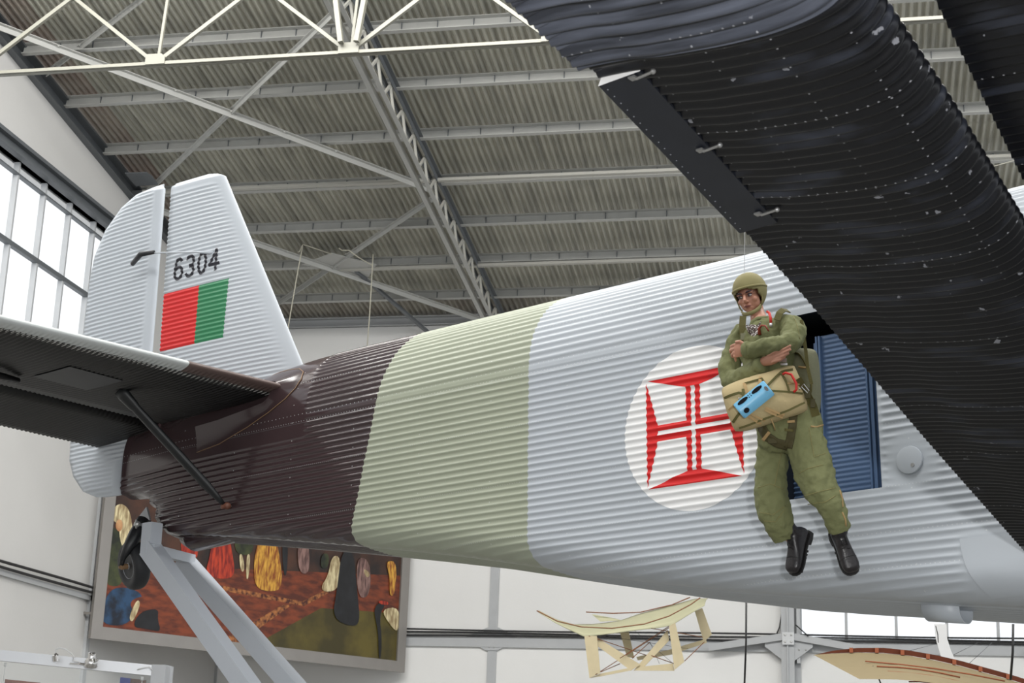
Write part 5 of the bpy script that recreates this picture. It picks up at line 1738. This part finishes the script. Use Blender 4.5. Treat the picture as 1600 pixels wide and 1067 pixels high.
for x in (1330, 1370, 1410, 1450, 1491, 1532, 1575):
    y = interp(edge, x)
    gpart('spar_block', MB().box(q20(x, y-2.5, 19.97), (.045, .04, .06)), 'stringer')
for k, (x0, y0_, x1_, y1_) in enumerate(((1352, 1033, 1570, 1064), (1370, 1041, 1500, 1058), (1387, 1049, 1520, 1070), (1405, 1058, 1500, 1072), (1420, 1065, 1490, 1076))):
    gpart('stringer', MB().tube([q20(x0+(x1_-x0)*f, y0_+(y1_-y0_)*f-4*math.sin(PI*f), 19.1-.3*k) for f in (0, .25, .5, .75, 1)], .009, 6), 'stringer', True)
gpart('guy_wire', MB().tube([q20(1364, 1041, 18.9), q20(1370, 1052, 18.7), q20(1377, 1070, 18.5)], .009, 6), 'cable', True)
for a, b_ in (((1420, 1017), (1462, 1006)), ((1490, 1023), (1528, 1004)), ((1515, 1036), (1550, 1004))):
    gpart('guy_wire', MB().tube([q20(*a, 20.2), q20(*b_, 24)], .003, 5), 'cable', True)
# white curved fin behind it
wf = q20(1470, 1000, 21)
tag(MB().prism([q20(x, y, 21) for x, y in ((1460, 975), (1479, 975), (1480, 998), (1486, 1016), (1493, 1033), (1473, 1033), (1466, 1012), (1462, 995))], Vector((0, .06, 0))).build('white_fin', M['white'], org=wf), 'white curved upright fin behind the brown glider wing', 'fin')
# hanging black cords
for (a, b_, r_2, lab) in (((1166, 935, 22), (1163, 1075, 22), .013, 'black cord hanging straight down left of the steel column'), ((1583, 975, 18), (1579, 1062, 18), .014, 'dark cord hanging to the brown glider wing at the right edge'), ((1462, 978, 20.8), (1466, 1004, 20.8), .006, 'short dark wire beside the white curved fin')):
    p, q = at(*a), at(*b_)
    tag(MB().tube([p, (p+q)/2+Vector((.01, 0, 0)), q], r_2, 8).build('hanging_cord', M['cable'], org=p, smooth=True), lab, 'cord')
p = hit(1223, 940, (0, YB-.06, 0), (0, 1, 0))
tag(MB().tube([hit(x, y, (0, YB-.06, 0), (0, 1, 0)) for x, y in ((1223, 935), (1221, 960), (1218, 980), (1212, 994))], .012, 6).build('loose_cable', M['cable'], org=p, smooth=True), 'thin black cable dropping to the rail just left of the steel column', 'cable')
for pts, lab in ((((1243, 976), (1252, 984), (1263, 994)), 'short black cable slanting right from the steel column to the rail'),):
    p = hit(*pts[0], (0, YB-.3, 0), (0, 1, 0))
    tag(MB().tube([hit(x, y, (0, YB-.3, 0), (0, 1, 0)) for x, y in pts], .012, 6).build('loose_cable', M['cable'], org=p, smooth=True), lab, 'cable')
M['rope'] = nmat('pale_rope', srgb(190, 186, 170), .8)
for pts, lab in (([(466, 392), (472, 383), (474, 381)], None),):
    pass
def rope(pts, lab, r_=.010):
    ws = [at(x, y, Z) for x, y, Z in pts]
    tag(MB().tube(ws, r_, 6).build('rope', M['rope'], org=ws[0], smooth=True), lab, 'rope', 'pale ropes tied to the roof braces')
_P0 = (0, YB, EAVE+D0-.04)
def zr(x, y):      # depth (along the view axis) of the brace layer under the roof
    return (hit(x, y, _P0, NRM)-CAM).dot(FW)
za, zb_ = zr(472, 386), zr(583, 398)
rope([(473, 384, za), (466, 420, za), (459, 460, za), (451, 507, za), (447, 545, za)], 'pale rope tied to the brace and hanging beside the fin\'s leading edge')
rope([(465, 394, za-.05), (468, 393, za-.1), (473, 382, za-.05), (480, 384, zr(480, 384)), (518, 397, zr(518, 397))], 'pale rope loop knotted on the lower roof brace right of the fin', .008)
rope([(530, 388, zr(530, 388)), (534, 391, zr(534, 391)), (545, 391, zr(545, 391)), (560, 402, zb_), (582, 415, zb_)], 'slack pale rope from the brace crossing towards the hanging rope')
rope([(583, 397, zb_), (580, 450, zb_), (577, 500, zb_), (573, 550, zb_)], 'pale rope hanging straight down behind the brown fuselage top')
pw = at(1510, 268, 9)
tag(MB().tube([at(1500, 275, 12.0), at(1530, 266, 12.0), at(1610, 244, 12.0)], .003, 6).build('rope', M['rope'], org=at(1500, 275, 12)), 'thin pale line stretched between flap and wing at the right edge', 'rope')

# ---------------------------------------------------------------- display case top, lower left
ZC = 13.0
co = at(130, 1040, ZC)
case = thing('display_case', 'silver-topped display case with clamp-on lamps, lower left corner', 'display case', (co.x, co.y, 0))
def cpart(nm, mb, mat, smooth=False): return shift(mb.build(nm, M[mat] if isinstance(mat, str) else mat, case, smooth=smooth), (co.x, co.y, 0))
M['alu'] = nmat('aluminium_profile', (.62, .63, .65), .35, metal=.3, var=.03)
ea, eb = at(-60, 1018, ZC), at(252, 1049, ZC+.25)
cpart('top_rail', MB().bar(ea, eb, .06, .085), 'alu')
_h = ray(246, 1049); _h.z = 0; ec = eb + _h.normalized()*1.7
cpart('side_rail', MB().bar(eb, ec, .06, .085), 'alu')
cpart('corner_post', MB().box2((eb.x-.06, eb.y-.06, 0), (eb.x+.06, eb.y+.06, eb.z+.05)).bar((eb.x+.09, eb.y, 0), (eb.x+.09, eb.y, eb.z+.04), .02, .02, (0, 1, 0)), 'alu')
cpart('corner_post', MB().box2((ea.x-.05, ea.y-.05, 0), (ea.x+.05, ea.y+.05, ea.z)), 'alu')
M['caseglass'] = glass_mat('case_glass', (.96, .98, .98), .9)
cpart('glass_pane', MB().add([(ea.x, ea.y, .8), (eb.x, eb.y, .8), eb-Vector((0, 0, .04)), ea-Vector((0, 0, .04))], [(0, 1, 2, 3)]), 'caseglass')
cpart('base_panel', MB().prism([(ea.x, ea.y, 0), (eb.x, eb.y, 0), (eb.x, eb.y, .8), (ea.x, ea.y, .8)], (.3, 1.0, 0)), 'alu')
# posters seen through the glass
for (x0, x1, y0_, cA, cB, lab) in ((8, 62, 1061, srgb(150, 90, 70), srgb(120, 60, 50), 'reddish picture card hanging in the display case'), (188, 204, 1058, srgb(24, 50, 150), srgb(20, 40, 130), 'blue card in the display case beside its corner post'), (204, 228, 1060, srgb(110, 74, 50), srgb(60, 40, 30), 'brown picture card in the display case next to the blue one')):
    a = at(x0, y0_, ZC+.5); b_ = at(x1, y0_+(x1-x0)*.1, ZC+.5)
    m_ = pm('card_print', cA, cB, 3)
    tag(MB().prism([a, b_, b_-Vector((0, 0, .7)), a-Vector((0, 0, .7))], (0, .01, 0)).build('picture_card', m_, org=a), lab, 'card', 'cards in the display case')
for x, y in ((8, 1041), (222, 1063)):
    a = at(x, y, ZC+.42)
    cpart('card_hanger', MB().tube([a, a+Vector((0, 0, .03))], .012, 10).tube([a, a-Vector((0, 0, .12))], .003, 6), 'white', True)
# clamp lamps
M['chrome'] = nmat('chrome', (.72, .70, .68), .18, metal=.9)
lo = at(145, 1040, ZC-.02)
lamp = thing('clamp_lamp', 'chrome clamp lamp standing on the display case rail below the mural corner', 'lamp', lo, 'clamp lamps on the display case')
def lp(nm, mb, mat, root, o_): return shift(mb.build(nm, M[mat], root, smooth=40), o_)
lp('lamp_shade', MB().lathe(at(143, 1029, ZC), Uv*1.0+Rv*.1, [(.042, -.07), (.052, -.045), (.050, -.02), (.036, .0), (.030, .01), (.030, .045), (.022, .05)], 24), 'chrome', lamp, lo)
lp('clamp', MB().tube([at(122, 1036, ZC), at(134, 1038, ZC)], [.006, .010], 8).tube([at(134, 1038, ZC), at(145, 1036, ZC)], .012, 8).box(at(118, 1037, ZC), (.08, .04, .012)), 'chrome', lamp, lo)
lp('knob', MB().ell(at(150, 1041, ZC), .012, 10, 8).ell(at(152, 1031, ZC), .010, 10, 8), 'chrome', lamp, lo)
lo2 = at(86, 1030, ZC)
lamp2 = thing('clamp_lamp', 'small chrome lamp on a white curved gooseneck left of the chrome clamp lamp', 'lamp', lo2, 'clamp lamps on the display case')
lp('lamp_shade', MB().lathe(at(87, 1024, ZC), Uv*1.0-Rv*.15, [(.028, -.045), (.028, .0), (.018, .006), (.008, .02)], 20), 'chrome', lamp2, lo2)
lp('gooseneck', MB().tube([at(x, y, ZC) for x, y in ((86, 1020), (88, 1014), (94, 1012), (102, 1014), (112, 1021), (116, 1027), (114, 1032), (124, 1034))], .006, 8), 'white', lamp2, lo2)
tag(MB().tube([at(x, y, ZC+.1) for x, y in ((215, 1046), (226, 1043), (234, 1042), (238, 1047))], .006, 6).build('lamp_cord', M['white'], org=at(215, 1046, ZC+.1), smooth=True), 'white lamp cord lying on the display case rail by its corner', 'cord')
#__END__
